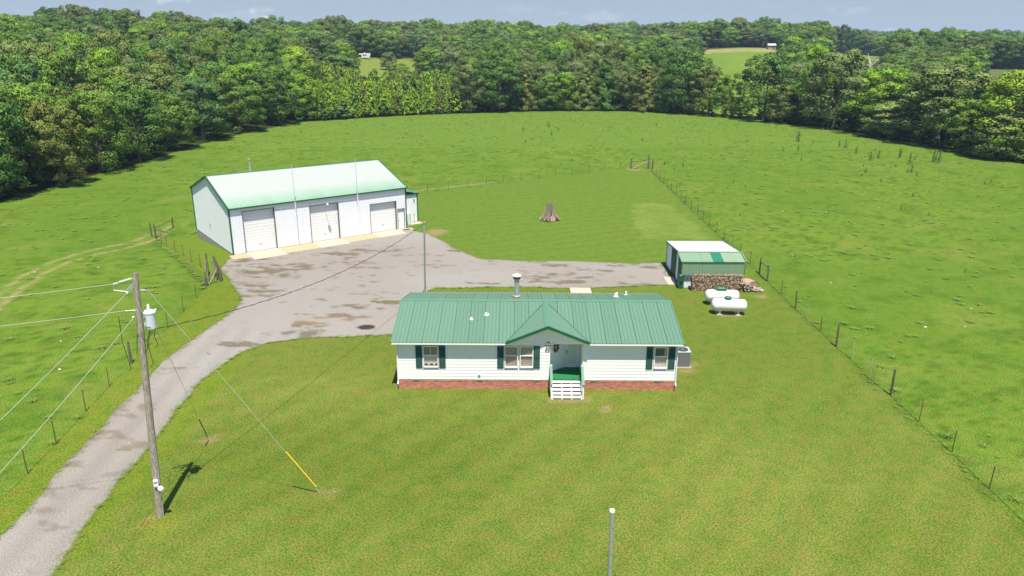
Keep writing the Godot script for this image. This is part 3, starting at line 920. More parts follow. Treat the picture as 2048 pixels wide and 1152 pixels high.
	for u in [9.31, 11.20]:
		b = MB.new()
		b.span(Vector3(u, -0.05, 1.20), Vector3(u + 0.09, 0.98, 1.29))
		obj("rail_post", b, M.white_paint, H)
		b = MB.new()
		b.span(Vector3(u, 0.0, 0.06), Vector3(u + 0.09, 1.68, 0.15))
		obj("rail_post", b, M.white_paint, H)
		b = MB.new()
		b.bar(Vector3(u + 0.045, 1.70, 0.02), Vector3(u + 0.045, 0.96, 1.36), 0.15, 0.045)
		b.bar(Vector3(u + 0.045, 1.58, 0.16), Vector3(u + 0.045, 0.93, 1.19), 0.045, 0.10)
		b.bar(Vector3(u + 0.045, 1.18, 0.16), Vector3(u + 0.045, 0.55, 1.19), 0.045, 0.09)
		for k in 4:
			var t := 0.16 + k * 0.27
			b.bar(Vector3(u + 0.045, 1.05 - t * 0.62, t), Vector3(u + 0.045, 1.66 - t * 0.62, t), 0.04, 0.04)
		obj("handrail", b, M.rail_green, H)

func roof(H: Node3D) -> void:
	var ov := 0.43
	var y0 := 3.23
	var yr := 4.32
	var zr := -4.27
	var b := MB.new()
	b.span(Vector3(-0.18, 3.155, 0.0), Vector3(17.18, 3.195, -8.54 - ov + 0.06))
	b.span(Vector3(-0.18, 3.155, ov - 0.06), Vector3(6.64, 3.195, 0.0))
	b.span(Vector3(11.60, 3.155, ov - 0.06), Vector3(17.18, 3.195, 0.0))
	obj("soffit", b, M.white_paint, H)
	b = MB.new()
	b.span(Vector3(-0.22, 3.10, ov - 0.05), Vector3(6.62, 3.215, ov - 0.01))
	obj("gutter", b, M.white_paint, H)
	b = MB.new()
	b.span(Vector3(11.63, 3.10, ov - 0.05), Vector3(17.22, 3.215, ov - 0.01))
	obj("gutter", b, M.white_paint, H)
	b = MB.new()
	b.span(Vector3(-0.22, 3.10, -8.54 - ov + 0.01), Vector3(17.22, 3.215, -8.54 - ov + 0.05))
	b.span(Vector3(-0.22, 3.215, -8.54 - ov - 0.03), Vector3(17.22, 3.235, -8.54 - ov + 0.05))
	obj("gutter", b, M.white_paint, H)
	b = MB.new()
	for u in [0.05, 16.95]:
		b = MB.new()
		b.bar(Vector3(u, 3.1, 0.07), Vector3(u, 0.55, 0.07), 0.07, 0.055)
		b.bar(Vector3(u, 0.56, 0.07), Vector3(u, 0.42, 0.24), 0.07, 0.05)
		obj("downspout", b, M.white_paint, H)
	var roofn := Node3D.new()
	roofn.name = "roof"
	H.add_child(roofn)
	# main slopes, sheet by sheet
	for side in 2:
		var zE := ov if side == 0 else -8.54 - ov
		var out := Vector3(0, 1, 0.23 if side == 0 else -0.23).normalized()
		var x := -0.22
		while x < 17.2:
			var x1 := minf(x + 0.917, 17.22)
			if x1 - x < 0.05: break
			var P := func(u: float, t: float, o: float) -> Vector3:
				var q := t
				if side == 0 and absf(u - 9.12) < 2.46:   # the main slope stops at the valleys
					q = lerpf((lerpf(-3.95, ov + 0.05, absf(u - 9.12) / 2.46) - ov) / (zr - ov), 1.0, t)
				return Vector3(u, lerpf(y0, yr, q), lerpf(zE, zr, q)) + out * (o + 0.01)
			b = MB.new()
			b.ribbed(x, x1 - 0.0005, 0.2293, 0.055, 0.028, P, out)
			var tone := rng.randf_range(0.95, 1.04)
			for i in b.c.size():
				b.c[i] = Color(tone, tone, tone)
			obj("roof_panel", b, M.green_roof, roofn)
			x = x1
	# eave and rake trims, ridge cap
	b = MB.new()
	for zE in [ov, -8.54 - ov]:
		for u in [-0.225, 17.225]:
			b = MB.new()
			b.bar(Vector3(u, y0 - 0.03, zE), Vector3(u, yr - 0.02, zr), 0.06, 0.13)
			obj("rake_trim", b, M.green_cap, roofn)
	b = MB.new()
	for s in [1.0, -1.0]:
		b.quad(Vector3(-0.26, yr + 0.045, zr), Vector3(17.26, yr + 0.045, zr), Vector3(17.26, yr + 0.0, zr + s * 0.19), Vector3(-0.26, yr + 0.0, zr + s * 0.19), Vector3(0, 1, s * 0.2))
		b.quad(Vector3(-0.26, yr + 0.0, zr + s * 0.19), Vector3(17.26, yr + 0.0, zr + s * 0.19), Vector3(17.26, yr - 0.035, zr + s * 0.192), Vector3(-0.26, yr - 0.035, zr + s * 0.192), Vector3(0, 0, s))
	obj("ridge_cap", b, M.green_cap, roofn)
	# front gable: each slope in sheets, ribs running down from its ridge
	var ax := 9.12
	var ay := 4.285
	var zf := ov + 0.05
	var zb := -3.95
	var slope := (ay - 3.29) / 2.46
	for s in [-1.0, 1.0]:
		var out := Vector3(s * slope, 1, 0).normalized()
		var z := zf
		while z > zb + 0.05:
			var z1 := maxf(z - 0.88, zb)
			var P := func(u: float, t: float, o: float) -> Vector3:
				var w := 2.46 * clampf((-zb - u) / (zf - zb) if false else (-u - zb) / (zf - zb), 0.0, 1.0)
				return Vector3(ax + s * w * t, ay - slope * w * t, -u) + out * (o + 0.03)
			b = MB.new()
			b.ribbed(-z + 0.003, -z1 - 0.003, 0.2293, 0.065, 0.024, P, out)
			obj("gable_roof_panel", b, M.green_roof, roofn)
			z = z1
		b = MB.new()   # valley flashing
		b.bar(Vector3(ax + s * 2.46, 3.32, zf - 0.02), Vector3(ax + s * 0.05, 4.30, zb), 0.07, 0.03)
		obj("valley_trim", b, M.green_trim, roofn)
		b = MB.new()
		b.bar(Vector3(ax, ay + 0.0, zf + 0.015), Vector3(ax + s * 2.50, 3.265, zf + 0.015), 0.05, 0.15)
		obj("gable_fascia", b, M.green_trim, roofn)
		b = MB.new()
		b.quad(Vector3(ax, ay - 0.12, zf), Vector3(ax + s * 2.4, 3.19, zf), Vector3(ax + s * 2.4, 3.19, -0.02), Vector3(ax, ay - 0.12, -0.02), Vector3.DOWN)
		obj("gable_soffit", b, M.white_paint, roofn)
		b = MB.new()
		b.quad(Vector3(ax, ay + 0.085, zf + 0.05), Vector3(ax, ay + 0.085, zb - 0.05), Vector3(ax + s * 0.2, ay + 0.02, zb - 0.05), Vector3(ax + s * 0.2, ay + 0.02, zf + 0.05), Vector3(s * 0.3, 1, 0))
		obj("gable_ridge_cap", b, M.green_cap, roofn)
	# pipes and vents through the roof
	b = MB.new()
	b.lathe(Vector3(7.26, 3.98, -5.49), Vector3.UP, [[0.24, -0.05], [0.24, 0.13], [0.17, 0.16], [0.26, 0.18], [0.26, 0.24], [0.165, 0.27], [0.165, 1.42], [0.175, 1.43], [0.165, 1.45]], 18)
	var flue := obj("chimney_flue", b, M.galvanised, roofn)
	b = MB.new()
	b.lathe(Vector3(7.26, 3.98, -5.49), Vector3.UP, [[0.16, 1.40], [0.25, 1.42], [0.25, 1.595], [0.16, 1.60]], 18, Color(1.6, 1.2, 1.1))
	obj("flue_gap", b, M.dark_metal, flue)
	b = MB.new()
	b.lathe(Vector3(7.26, 3.98, -5.49), Vector3.UP, [[0.0, 1.59], [0.29, 1.60], [0.29, 1.66], [0.2, 1.70], [0.0, 1.72]], 18)
	obj("flue_cap", b, M.white_paint, flue)
	b = MB.new()
	b.box(Vector3(7.26, 4.052, -5.49), Vector3(0.85, 0.02, 0.72), Basis(Vector3.RIGHT, -0.2277))
	var rp := mat("rusty_flash", 0.30, 0.15, 0.06, 0.8, "grain", 2.0)
	obj("rusty_flashing", b, rp, flue)
	for q in [[4.44, -2.04, 0.06, 0.13], [5.34, -2.54, 0.06, 0.15], [14.05, -6.55, 0.07, 0.3], [14.89, -8.0, 0.06, 0.24], [5.48, -2.54, 0.035, 0.1], [14.0, -6.9, 0.06, 0.22]]:
		var yy := y0 + (yr - y0) * (1.0 - absf(q[1] - zr) / 4.70)
		b = MB.new()
		b.lathe(Vector3(q[0], yy, q[1]), Vector3.UP, [[q[2] * 2.0, 0.0], [q[2] * 1.3, 0.06], [q[2], 0.08], [q[2], q[3]], [q[2] * 0.6, q[3] + 0.01], [0.0, q[3] - 0.02]], 10)
		obj("plumbing_vent", b, M.white_paint, roofn)

# ------------------------------------------------------------------ shop
func shop() -> void:
	var S := thing("metal_shop", "big white metal shop with pale roof and three overhead doors", "workshop", Vector3(-27.475, 0, -72.253), deg_to_rad(36.339))
	var L := 19.3
	var D := 13.26
	var hw := 4.66
	var hr := 6.84
	var b := MB.new()
	b.span(Vector3(-0.03, -1.6, 0.03), Vector3(L + 0.03, 0.02, -D - 0.03))
	obj("concrete_footing", b, M.footing, S)
	b = MB.new()   # inner shell, open at the doors
	b.span(Vector3(0.03, 0.02, -0.32), Vector3(L - 0.03, hw - 0.05, -D + 0.03), Color(0.6, 0.6, 0.6))
	var shell := obj("wall", b, M.white_metal, S)
	var doors := [[1.21, 4.43, 4.22], [8.1, 11.29, 3.90], [14.9, 18.1, 3.27], [18.22, 19.12, 2.29]]
	# front sheets
	var x := 0.0
	while x < L - 0.02:
		var x1 := minf(x + 0.914, L)
		var segs := []
		var edges := [x, x1]
		for d in doors:
			for e in [d[0], d[1]]:
				if e > x + 0.01 and e < x1 - 0.01: edges.append(e)
		edges.sort()
		for i in edges.size() - 1:
			var lo := 0.03
			var mid: float = (edges[i] + edges[i + 1]) * 0.5
			for d in doors:
				if mid > d[0] and mid < d[1]: lo = d[2]
			segs.append([edges[i], edges[i + 1], lo])
		b = MB.new()
		for s in segs:
			var P := func(u: float, t: float, o: float) -> Vector3:
				return Vector3(u, lerpf(s[2], hw, t), o)
			b.ribbed(s[0], s[1] - 0.002, 0.2285, 0.06, 0.02, P, Vector3.BACK)
		obj("wall_panel", b, M.white_metal, shell)
		x = x1
	for side in 2:   # gable ends
		var ux := 0.0 if side == 0 else L
		var o := -1.0 if side == 0 else 1.0
		var w := 0.0
		while w < D - 0.02:
			var w1 := minf(w + 0.914, D)
			var P := func(q: float, t: float, pr: float) -> Vector3:
				var top := hw + (hr - hw) * (1.0 - absf(q - D * 0.5) / (D * 0.5))
				return Vector3(ux + o * pr, lerpf(0.03, top, t), -q)
			b = MB.new()
			var mid := w1 if not (w < D * 0.5 and w1 > D * 0.5) else D * 0.5
			b.ribbed(w, mid, 0.2285, 0.06, 0.02, P, Vector3(o, 0, 0))
			if mid < w1: b.ribbed(mid, w1, 0.2285, 0.06, 0.02, P, Vector3(o, 0, 0))
			obj("wall_panel", b, M.white_metal, shell)
			w = w1
	b = MB.new()
	b.quad(Vector3(0, 0.03, -D), Vector3(L, 0.03, -D), Vector3(L, hw, -D), Vector3(0, hw, -D), Vector3.FORWARD)
	obj("back_wall", b, M.white_metal, shell)
	b = MB.new()   # base and corner trims
	for u in [-0.02, L + 0.02]:
		b = MB.new()
		b.span(Vector3(u - 0.07, 0.03, -0.07), Vector3(u + 0.07, hw + 0.02, 0.05))
		obj("corner_trim", b, M.green_trim, S)
		b = MB.new()
		b.span(Vector3(u - 0.06, 0.03, -D - 0.05), Vector3(u + 0.06, hw + 0.02, -D + 0.07))
		obj("corner_trim", b, M.green_trim, S)
	b = MB.new()
	var dk := mat("base_trim", 0.10, 0.13, 0.13, 0.6)
	for s in [[0.05, 1.21], [4.43, 8.1], [11.29, 14.9]]:
		b = MB.new()
		b.span(Vector3(s[0], 0.0, -0.02), Vector3(s[1], 0.05, 0.035))
		obj("base_trim", b, dk, S)
	b = MB.new()
	b.span(Vector3(-0.035, 0.0, -0.08), Vector3(0.02, 0.05, -D + 0.08))
	obj("base_trim", b, dk, S)
	# overhead doors: hinged sections with a seam each
	for k in 3:
		var d = doors[k]
		b = MB.new()
		b.span(Vector3(d[0] - 0.02, 0.03, -0.3), Vector3(d[0] + 0.035, d[2], 0.028)); b.span(Vector3(d[1] - 0.035, 0.03, -0.3), Vector3(d[1] + 0.02, d[2], 0.028))
		b.span(Vector3(d[0] - 0.02, d[2] - 0.04, -0.3), Vector3(d[1] + 0.02, d[2] + 0.03, 0.03))
		var fr := obj("overhead_door", b, dk, S)
		var n: int = [14, 12, 10][k]
		var hh: float = (d[2] - 0.08) / n
		for i in n:
			var y0 := 0.04 + i * hh
			b = MB.new()
			b.span(Vector3(d[0] + 0.035, y0 + 0.008, -0.29), Vector3(d[1] - 0.035, y0 + hh - 0.008, -0.25))
			b.span(Vector3(d[0] + 0.035, y0 + hh * 0.42, -0.25), Vector3(d[1] - 0.035, y0 + hh * 0.5, -0.24))
			obj("door_section", b, M.white_paint, fr)
		b = MB.new()
		b.span(Vector3((d[0] + d[1]) * 0.5 - 0.08, 0.75, -0.24), Vector3((d[0] + d[1]) * 0.5 + 0.08, 0.79, -0.20))
		obj("handle", b, M.galvanised, fr)
	b = MB.new()
	var e = doors[3]
	b.span(Vector3(e[0], 0.03, -0.16), Vector3(e[0] + 0.05, e[2], 0.03)); b.span(Vector3(e[1] - 0.05, 0.03, -0.16), Vector3(e[1], e[2], 0.03)); b.span(Vector3(e[0], e[2] - 0.01, -0.16), Vector3(e[1], e[2] + 0.06, 0.05))
	var md := obj("entry_door", b, dk, S)
	b = MB.new()
	b.span(Vector3(e[0] + 0.05, 0.04, -0.12), Vector3(e[1] - 0.05, e[2] - 0.01, -0.08))
	obj("door_leaf", b, M.white_paint, md)
	b = MB.new()
	b.span(Vector3(e[0] + 0.1, 1.02, -0.08), Vector3(e[0] + 0.17, 1.07, -0.03))
	obj("handle", b, M.dark_metal, md)
	# light on an arm over the middle door, little outlet on the left wall
	b = MB.new()
	b.tube([Vector3(9.75, 4.05, 0.02), Vector3(9.78, 4.12, 0.35), Vector3(9.8, 4.08, 0.62)], [0.025, 0.025, 0.025], 6)
	b.lathe(Vector3(9.8, 4.08, 0.72), Vector3(0, -1, 0.15), [[0.03, -0.1], [0.1, -0.02], [0.17, 0.08], [0.12, 0.16], [0.0, 0.17]], 12)
	obj("arm_light", b, M.galvanised, S)
	b = MB.new()
	b.span(Vector3(-0.06, 1.62, -7.36), Vector3(-0.02, 1.78, -7.24)); b.span(Vector3(-0.04, 1.1, -7.32), Vector3(-0.02, 1.62, -7.29))
	obj("outlet_box", b, M.ac_grey, S)
	# roof
	var R := Node3D.new()
	R.name = "roof"
	S.add_child(R)
	var ov := 0.2
	for side in 2:
		var zE := ov if side == 0 else -D - ov
		var out := Vector3(0, 1, 0.33 if side == 0 else -0.33).normalized()
		x = -0.1
		while x < L + 0.08:
			var x1 := minf(x + 0.914, L + 0.1)
			var P := func(u: float, t: float, o: float) -> Vector3:
				return Vector3(u, lerpf(hw + 0.02, hr + 0.05, t), lerpf(zE, -D * 0.5, t)) + out * (o + 0.012)
			b = MB.new()
			var j := rng.randf_range(0.0, 0.08)
			b.ribbed(x, x1 - 0.003, 0.2285, 0.07, 0.03, P, out, Color(0.50 + j, 0.80 + j, 0.58 + j), Color(1, 1, 1), [0.0, 0.08 + j, 0.2, 0.38, 0.6, 1.0], Color(0.62, 0.80, 0.70))
			obj("roof_panel", b, M.pale_roof, R)
			x = x1
	b = MB.new()
	b.span(Vector3(-0.12, hw - 0.11, ov + 0.01), Vector3(L + 0.12, hw + 0.035, ov + 0.05))
	obj("eave_trim", b, M.green_trim, R)
	b = MB.new()
	b.span(Vector3(-0.12, hw - 0.11, -D - ov - 0.05), Vector3(L + 0.12, hw + 0.035, -D - ov - 0.01))
	obj("eave_trim", b, M.green_trim, R)
	b = MB.new()
	for u in [-0.12, L + 0.12]:
		for zE in [ov + 0.05, -D - ov - 0.05]:
			b = MB.new()
			b.bar(Vector3(u, hw + 0.0, zE), Vector3(u, hr + 0.04, -D * 0.5), 0.09, 0.17)
			obj("rake_trim", b, M.green_trim, R)
	b = MB.new()
	for s in [1.0, -1.0]:
		b.quad(Vector3(-0.14, hr + 0.12, -D * 0.5), Vector3(L + 0.14, hr + 0.12, -D * 0.5), Vector3(L + 0.14, hr + 0.04, -D * 0.5 + s * 0.12), Vector3(-0.14, hr + 0.04, -D * 0.5 + s * 0.12), Vector3(0, 1, s * 0.3))
	obj("ridge_cap", b, M.green_trim, R)
	b = MB.new()
	b.lathe(Vector3(4.93, 6.2, -8.0), Vector3.UP, [[0.085, 0.0], [0.085, 1.75], [0.15, 1.76], [0.15, 1.86], [0.0, 1.9]], 10)
	obj("flue_pipe", b, M.galvanised, R)
	# lean-to at the right end
	b = MB.new()
	var a0 := Vector3(L + 0.04, 0.0, -2.2)
	b.span(Vector3(L + 0.06, 0.02, -2.25), Vector3(22.0, 3.28, -8.0))
	var LT := obj("lean_to", b, M.white_metal, S)
	x = L + 0.06
	while x < 21.99:
		var x1 := minf(x + 0.914, 22.0)
		var P := func(u: float, t: float, o: float) -> Vector3:
			return Vector3(u, lerpf(0.03, 3.3, t), -2.22 + o)
		b = MB.new()
		b.ribbed(x, x1 - 0.002, 0.2285, 0.06, 0.02, P, Vector3.BACK)
		obj("wall_panel", b, M.white_metal, LT)
		x = x1
	b = MB.new()
	b.span(Vector3(21.92, 0.03, -2.28), Vector3(22.06, 3.3, -2.17))
	b.span(Vector3(L + 0.05, 3.24, -2.21), Vector3(22.2, 3.36, -2.08))
	b.bar(Vector3(22.2, 3.32, -2.1), Vector3(22.2, 3.32, -8.1), 0.06, 0.12)
	obj("green_trim", b, M.green_trim, LT)
	b = MB.new()
	var PR := func(u: float, t: float, o: float) -> Vector3:
		return Vector3(lerpf(22.22, L + 0.05, t), lerpf(3.36, 3.95, t) + o, -u)
	b.ribbed(2.06, 8.1, 0.2285, 0.07, 0.03, PR, Vector3.UP)
	obj("roof_panel", b, M.green_roof, LT)
	b = MB.new()
	b.box(Vector3(21.55, 2.62, -2.15), Vector3(0.14, 0.2, 0.1), Basis(), Color(1, 1, 1))
	obj("wall_lamp", b, M.ac_grey, LT)
	# concrete aprons, pea-gravel beds and the step at the small door: each a piece of the ground
	var F := S.transform
	for q in [[1.15, 4.45, 2.85, "apron"], [8.05, 11.32, 2.5, "apron"], [14.85, 18.15, 2.2, "apron"], [18.17, 19.75, 0.95, "apron"]]:
		b = MB.new()
		b.span(Vector3(q[0], -0.06, 0.04), Vector3(q[1], 0.035, q[2]))
		var o := obj("concrete_apron", b, M.concrete)
		o.transform = F
		tag(o, "concrete apron in front of shop door", "", "", "structure")
	var pea := mat("pea_gravel", 0.52, 0.40, 0.25, 0.95, "gravel", 0.35, 0.0, 3.0)
	for q in [[4.47, 8.03, 2.35], [11.34, 14.83, 2.0], [-0.5, 1.13, 1.6]]:
		b = MB.new()
		b.span(Vector3(q[0], -0.05, 0.04), Vector3(q[1], 0.02, q[2]))
		var o := obj("gravel_bed", b, pea)
		o.transform = F
		o.set_meta("kind", "structure")
	b = MB.new()
	b.span(Vector3(-0.45, 0, -0.22), Vector3(0.45, 0.025, 0.22))
	var mt := obj("door_mat", b, M.dark_metal)
	mt.transform = F * Transform3D(Basis(), Vector3(18.95, 0.036, 0.62))
	tag(mt, "dark mat on the concrete step at the shop's small door", "doormat")
	# thin white masts in front of the wall
	for i in 2:
		var u: float = [6.42, 13.27][i]
		var m := thing("mast", ["thin white mast left of the middle shop door", "thin white mast right of the middle shop door"][i], "mast", F * Vector3(u, 0, 0.6), deg_to_rad(36.339), "white masts in front of the shop")
		b = MB.new()
		b.tube([Vector3(0, -0.2, 0), Vector3(0.01, 4.9, 0)], [0.042, 0.042], 8)
		obj("lower_tube", b, M.white_paint, m)
		b = MB.new()
		b.tube([Vector3(0.01, 4.9, 0), Vector3(-0.02, 8.45, 0.0)], [0.034, 0.028], 8, Color(0.62, 0.62, 0.64))
		obj("upper_tube", b, M.white_paint, m)
		b = MB.new()
		b.bar(Vector3(0, 4.72, 0.05), Vector3(0, 4.72, -0.62), 0.05, 0.05)
		b.box(Vector3(0.005, 4.9, 0), Vector3(0.1, 0.12, 0.1))
		obj("wall_bracket", b, M.galvanised, m)
	# upright tank and standpipe by the lean-to
	var tk := thing("storage_tank", "upright round-topped grey tank at the lean-to wall beside the shop", "tank", F * Vector3(20.35, 0, -1.72))
	b = MB.new()
	b.lathe(Vector3.ZERO, Vector3.UP, [[0.40, 0.02], [0.42, 0.1], [0.42, 1.25], [0.38, 1.42], [0.26, 1.55], [0.1, 1.61], [0.0, 1.62]], 20)
	obj("body", b, mat("tank_green_white", 0.62, 0.70, 0.66, 0.4), tk)
	b = MB.new()
	b.lathe(Vector3.ZERO, Vector3.UP, [[0.44, -0.05], [0.44, 0.05], [0.3, 0.06]], 20)
	obj("base", b, M.dark_metal, tk)
	var hy := thing("yard_hydrant", "thin grey yard hydrant beside the upright tank", "hydrant", F * Vector3(21.25, 0, -1.75))
	b = MB.new()
	b.tube([Vector3(0, -0.1, 0), Vector3(0, 1.0, 0)], [0.03, 0.03], 8)
	obj("pipe", b, M.ac_grey, hy)
	b = MB.new()
	b.tube([Vector3(0, 0.98, 0), Vector3(0.05, 1.1, 0.03), Vector3(0.16, 1.02, 0.08)], [0.045, 0.05, 0.03], 8)
	obj("spout", b, M.ac_grey, hy)
	b = MB.new()
	b.span(Vector3(-1.3, -0.05, -0.5), Vector3(1.0, 0.025, 0.5))
	var pad := obj("concrete_pad", b, M.concrete)
	pad.transform = F * Transform3D(Basis(), Vector3(21.1, 0, -1.6))
	pad.set_meta("kind", "structure")

# ------------------------------------------------------------------ shed and firewood
func shed() -> void:
	var S := thing("garden_shed", "low white shed with white roof and green lean-to front", "shed", Vector3(14.66, 0, -62.25))
	var L := 5.1
	var D := 7.2
	var b := MB.new()
	b.span(Vector3(0.04, 0.0, -1.55), Vector3(L - 0.04, 2.3, -D + 0.04))
	b.span(Vector3(0.04, 0.0, -0.24), Vector3(L - 0.04, 2.2, -1.55))
	var shell := obj("wall", b, M.white_metal, S)
	# left side in sheets with two green doors
	var roof_y := func(w: float) -> float:
		return lerpf(2.40, 2.80, w / 1.5) if w < 1.5 else lerpf(2.80, 2.30, (w - 1.5) / (D - 1.5))
	for seg in [[0.12, 0.32], [2.12, 2.95], [5.05, 6.0], [6.0, D]]:
		var P := func(q: float, t: float, pr: float) -> Vector3:
			return Vector3(0.02 - pr, lerpf(0.03, roof_y.call(q), t), -q)
		b = MB.new()
		b.ribbed(seg[0], seg[1] - 0.002, 0.2285, 0.06, 0.02, P, Vector3.LEFT)
		obj("wall_panel", b, M.white_metal, shell)
	for seg in [[0.34, 2.10], [2.97, 5.03]]:
		b = MB.new()
		var P := func(q: float, t: float, pr: float) -> Vector3:
			return Vector3(0.0 - pr, lerpf(0.05, roof_y.call(q) - 0.08, t), -q)
		b.ribbed(seg[0], seg[1], 0.2285, 0.06, 0.02, P, Vector3.LEFT)
		b.span(Vector3(-0.03, 1.1, -seg[0] - 0.18), Vector3(-0.06, 1.25, -seg[0] - 0.14), Color(4, 4, 4))
		obj("shed_door", b, M.green_trim, S)
	# right end and back
	b = MB.new()
	for q in [[0.1, 1.5], [1.5, D]]:
		b.quad(Vector3(L, 0.02, -q[0]), Vector3(L, 0.02, -q[1]), Vector3(L, roof_y.call(q[1]), -q[1]), Vector3(L, roof_y.call(q[0]), -q[0]), Vector3.RIGHT)
	b.quad(Vector3(0, 0.02, -D), Vector3(L, 0.02, -D), Vector3(L, 2.3, -D), Vector3(0, 2.3, -D), Vector3.FORWARD)
	obj("side_wall", b, M.white_metal, shell)
	# front under the skirt
	var x := 0.1
	while x < L - 0.12:
		var x1 := minf(x + 0.914, L - 0.1)
		var P := func(u: float, t: float, o: float) -> Vector3:
			return Vector3(u, lerpf(0.03, 1.6, t), -0.22 + o)
		b = MB.new()
		b.ribbed(x, x1 - 0.002, 0.2285, 0.06, 0.02, P, Vector3.BACK)
		obj("wall_panel", b, M.white_metal, shell)
		x = x1
	b = MB.new()
	for u in [0.0, L - 0.12]:
		b = MB.new()
		b.span(Vector3(u, 0.0, -0.14), Vector3(u + 0.12, 2.38, -0.02))
		obj("corner_post", b, M.green_trim, S)
	b = MB.new()
	b.span(Vector3(-0.03, 0.0, -D - 0.03), Vector3(0.07, 2.3, -D + 0.07))
	obj("corner_post", b, M.green_trim, S)
	var R := Node3D.new()
	R.name = "roof"
	S.add_child(R)
	x = -0.12
	while x < L + 0.1:
		var x1 := minf(x + 0.914, L + 0.12)
		var P := func(u: float, t: float, o: float) -> Vector3:
			return Vector3(u, lerpf(2.84, 2.33, t) + o, lerpf(-1.6, -D - 0.1, t))
		b = MB.new()
		b.ribbed(x, x1 - 0.003, 0.2285, 0.06, 0.022, P, Vector3.UP)
		obj("roof_panel", b, M.white_roof, R)
		x = x1
	x = -0.2
	var i := 0
	while x < L + 0.1:
		var x1 := minf(x + 0.90, L + 0.2)
		var P := func(u: float, t: float, o: float) -> Vector3:
			return Vector3(u, lerpf(2.42, 2.84, t) + o, lerpf(0.06, -1.52, t))
		b = MB.new()
		var dark := x > 2.1 and x < 2.8
		b.ribbed(x, x1 - 0.003, 0.2285, 0.06, 0.022, P, Vector3.UP)
		for k in b.c.size():
			b.c[k] = Color(0.2, 0.8, 0.7) if dark else Color(1.75, 1.4, 1.3) if i < 3 else Color(2.0, 1.5, 1.4)
		var rp := obj("lean_to_panel", b, M.green_roof, R)
		if dark: tag(rp, "darker green replacement roof panel", "")
		var P2 := func(u: float, t: float, o: float) -> Vector3:
			return Vector3(u, lerpf(1.22, 2.38, t), 0.03 + o)
		b = MB.new()
		b.ribbed(x + (0.06 if i == 0 else 0.0), x1 - 0.003 - (0.06 if x1 > L else 0.0), 0.2285, 0.06, 0.022, P2, Vector3.BACK, Color(1.8, 1.5, 1.4))
		obj("skirt_panel", b, M.green_roof, S)
		x = x1
		i += 1
	b = MB.new()
	for u in [-0.2, L + 0.2]:
		b.bar(Vector3(u, 2.42, 0.07), Vector3(u, 2.85, -1.55), 0.1, 0.1, Color(1.4, 1.2, 1.2))
		b.bar(Vector3(u + (0.07 if u < 0 else -0.07), 1.2, 0.05), Vector3(u + (0.07 if u < 0 else -0.07), 2.4, 0.05), 0.14, 0.05, Color(1.25, 1.12, 1.15))
	b.span(Vector3(-0.22, 2.80, -1.64), Vector3(L + 0.22, 2.875, -1.46), Color(1.5, 1.2, 1.2))
	obj("light_trim", b, M.green_roof, R)
	b = MB.new()
	for u in [-0.14, L + 0.14]:
		b.bar(Vector3(u, 2.80, -1.6), Vector3(u, 2.29, -D - 0.12), 0.08, 0.11)
	b.span(Vector3(-0.2, 2.35, 0.062), Vector3(L + 0.2, 2.40, 0.09))
	obj("dark_trim", b, M.green_trim, R)
	b = MB.new()
	b.lathe(Vector3(0.42, 0.85, -0.19), Vector3.BACK, [[0.05, 0.0], [0.05, 0.05], [0.0, 0.06]], 8)
	b.span(Vector3(0.40, 0.6, -0.19), Vector3(0.44, 0.84, -0.15))
	obj("hose_tap", b, M.ac_grey, S)
	b = MB.new()
	b.span(Vector3(-0.3, 0.0, -0.45), Vector3(0.0, 0.95, 0.05), Color(1, 1, 1))
	b.lathe(Vector3(-0.18, 0.7, 0.0), Vector3.UP, [[0.2, 0.0], [0.2, 0.5], [0.12, 0.6], [0.0, 0.62]], 10)
	obj("green_cabinet", b, M.green_trim, S)
	# firewood: split logs laid in rows against the front
	var W := thing("firewood_stack", "long stack of split firewood against the green shed front", "firewood", Vector3(15.35, 0, -61.85))
	var wood_cols := [Color(0.42, 0.27, 0.16), Color(0.30, 0.19, 0.12), Color(0.16, 0.11, 0.08), Color(0.52, 0.38, 0.24), Color(0.23, 0.16, 0.12), Color(0.36, 0.29, 0.24)]
	b = MB.new()
	var rg := RandomNumberGenerator.new()
	rg.seed = 4
	for row in 11:
		var u := 0.0 + rg.randf() * 0.06
		var top := 4.3
		while u < top:
			var r := rg.randf_range(0.045, 0.085)
			var y := 0.05 + row * 0.115 + rg.randf_range(-0.015, 0.015)
			var zz := 0.22 + rg.randf_range(-0.05, 0.06)
			var bark: Color = [Color(0.14, 0.10, 0.075), Color(0.2, 0.15, 0.11), Color(0.1, 0.075, 0.06)][rg.randi() % 3]
			b.tube([Vector3(u, y, -0.22), Vector3(u + rg.randf_range(-0.02, 0.02), y, zz)], [r, r], 5 + rg.randi() % 2, bark, true, wood_cols[rg.randi() % 6])
			u += r * 1.75
	for k in 60:   # logs thrown along the top
		var p := Vector3(rg.randf_range(0.05, 4.3), 1.30 + rg.randf_range(0.0, 0.06), rg.randf_range(-0.15, 0.1))
		var a := rg.randf_range(-1.0, 1.0)
		var dv := Vector3(sin(a), rg.randf_range(-0.15, 0.15), cos(a)) * 0.2
		b.tube([p - dv, p + dv], [0.055, 0.05], 5, Color(0.25, 0.18, 0.13), true, wood_cols[rg.randi() % 6])
	var st := obj("log", b, M.log, W)
	st.set_meta("kind", "stuff")
	var J := thing("loose_firewood", "tumbled heap of grey weathered logs at stack's right end", "firewood", Vector3(20.3, 0, -61.8))
	b = MB.new()
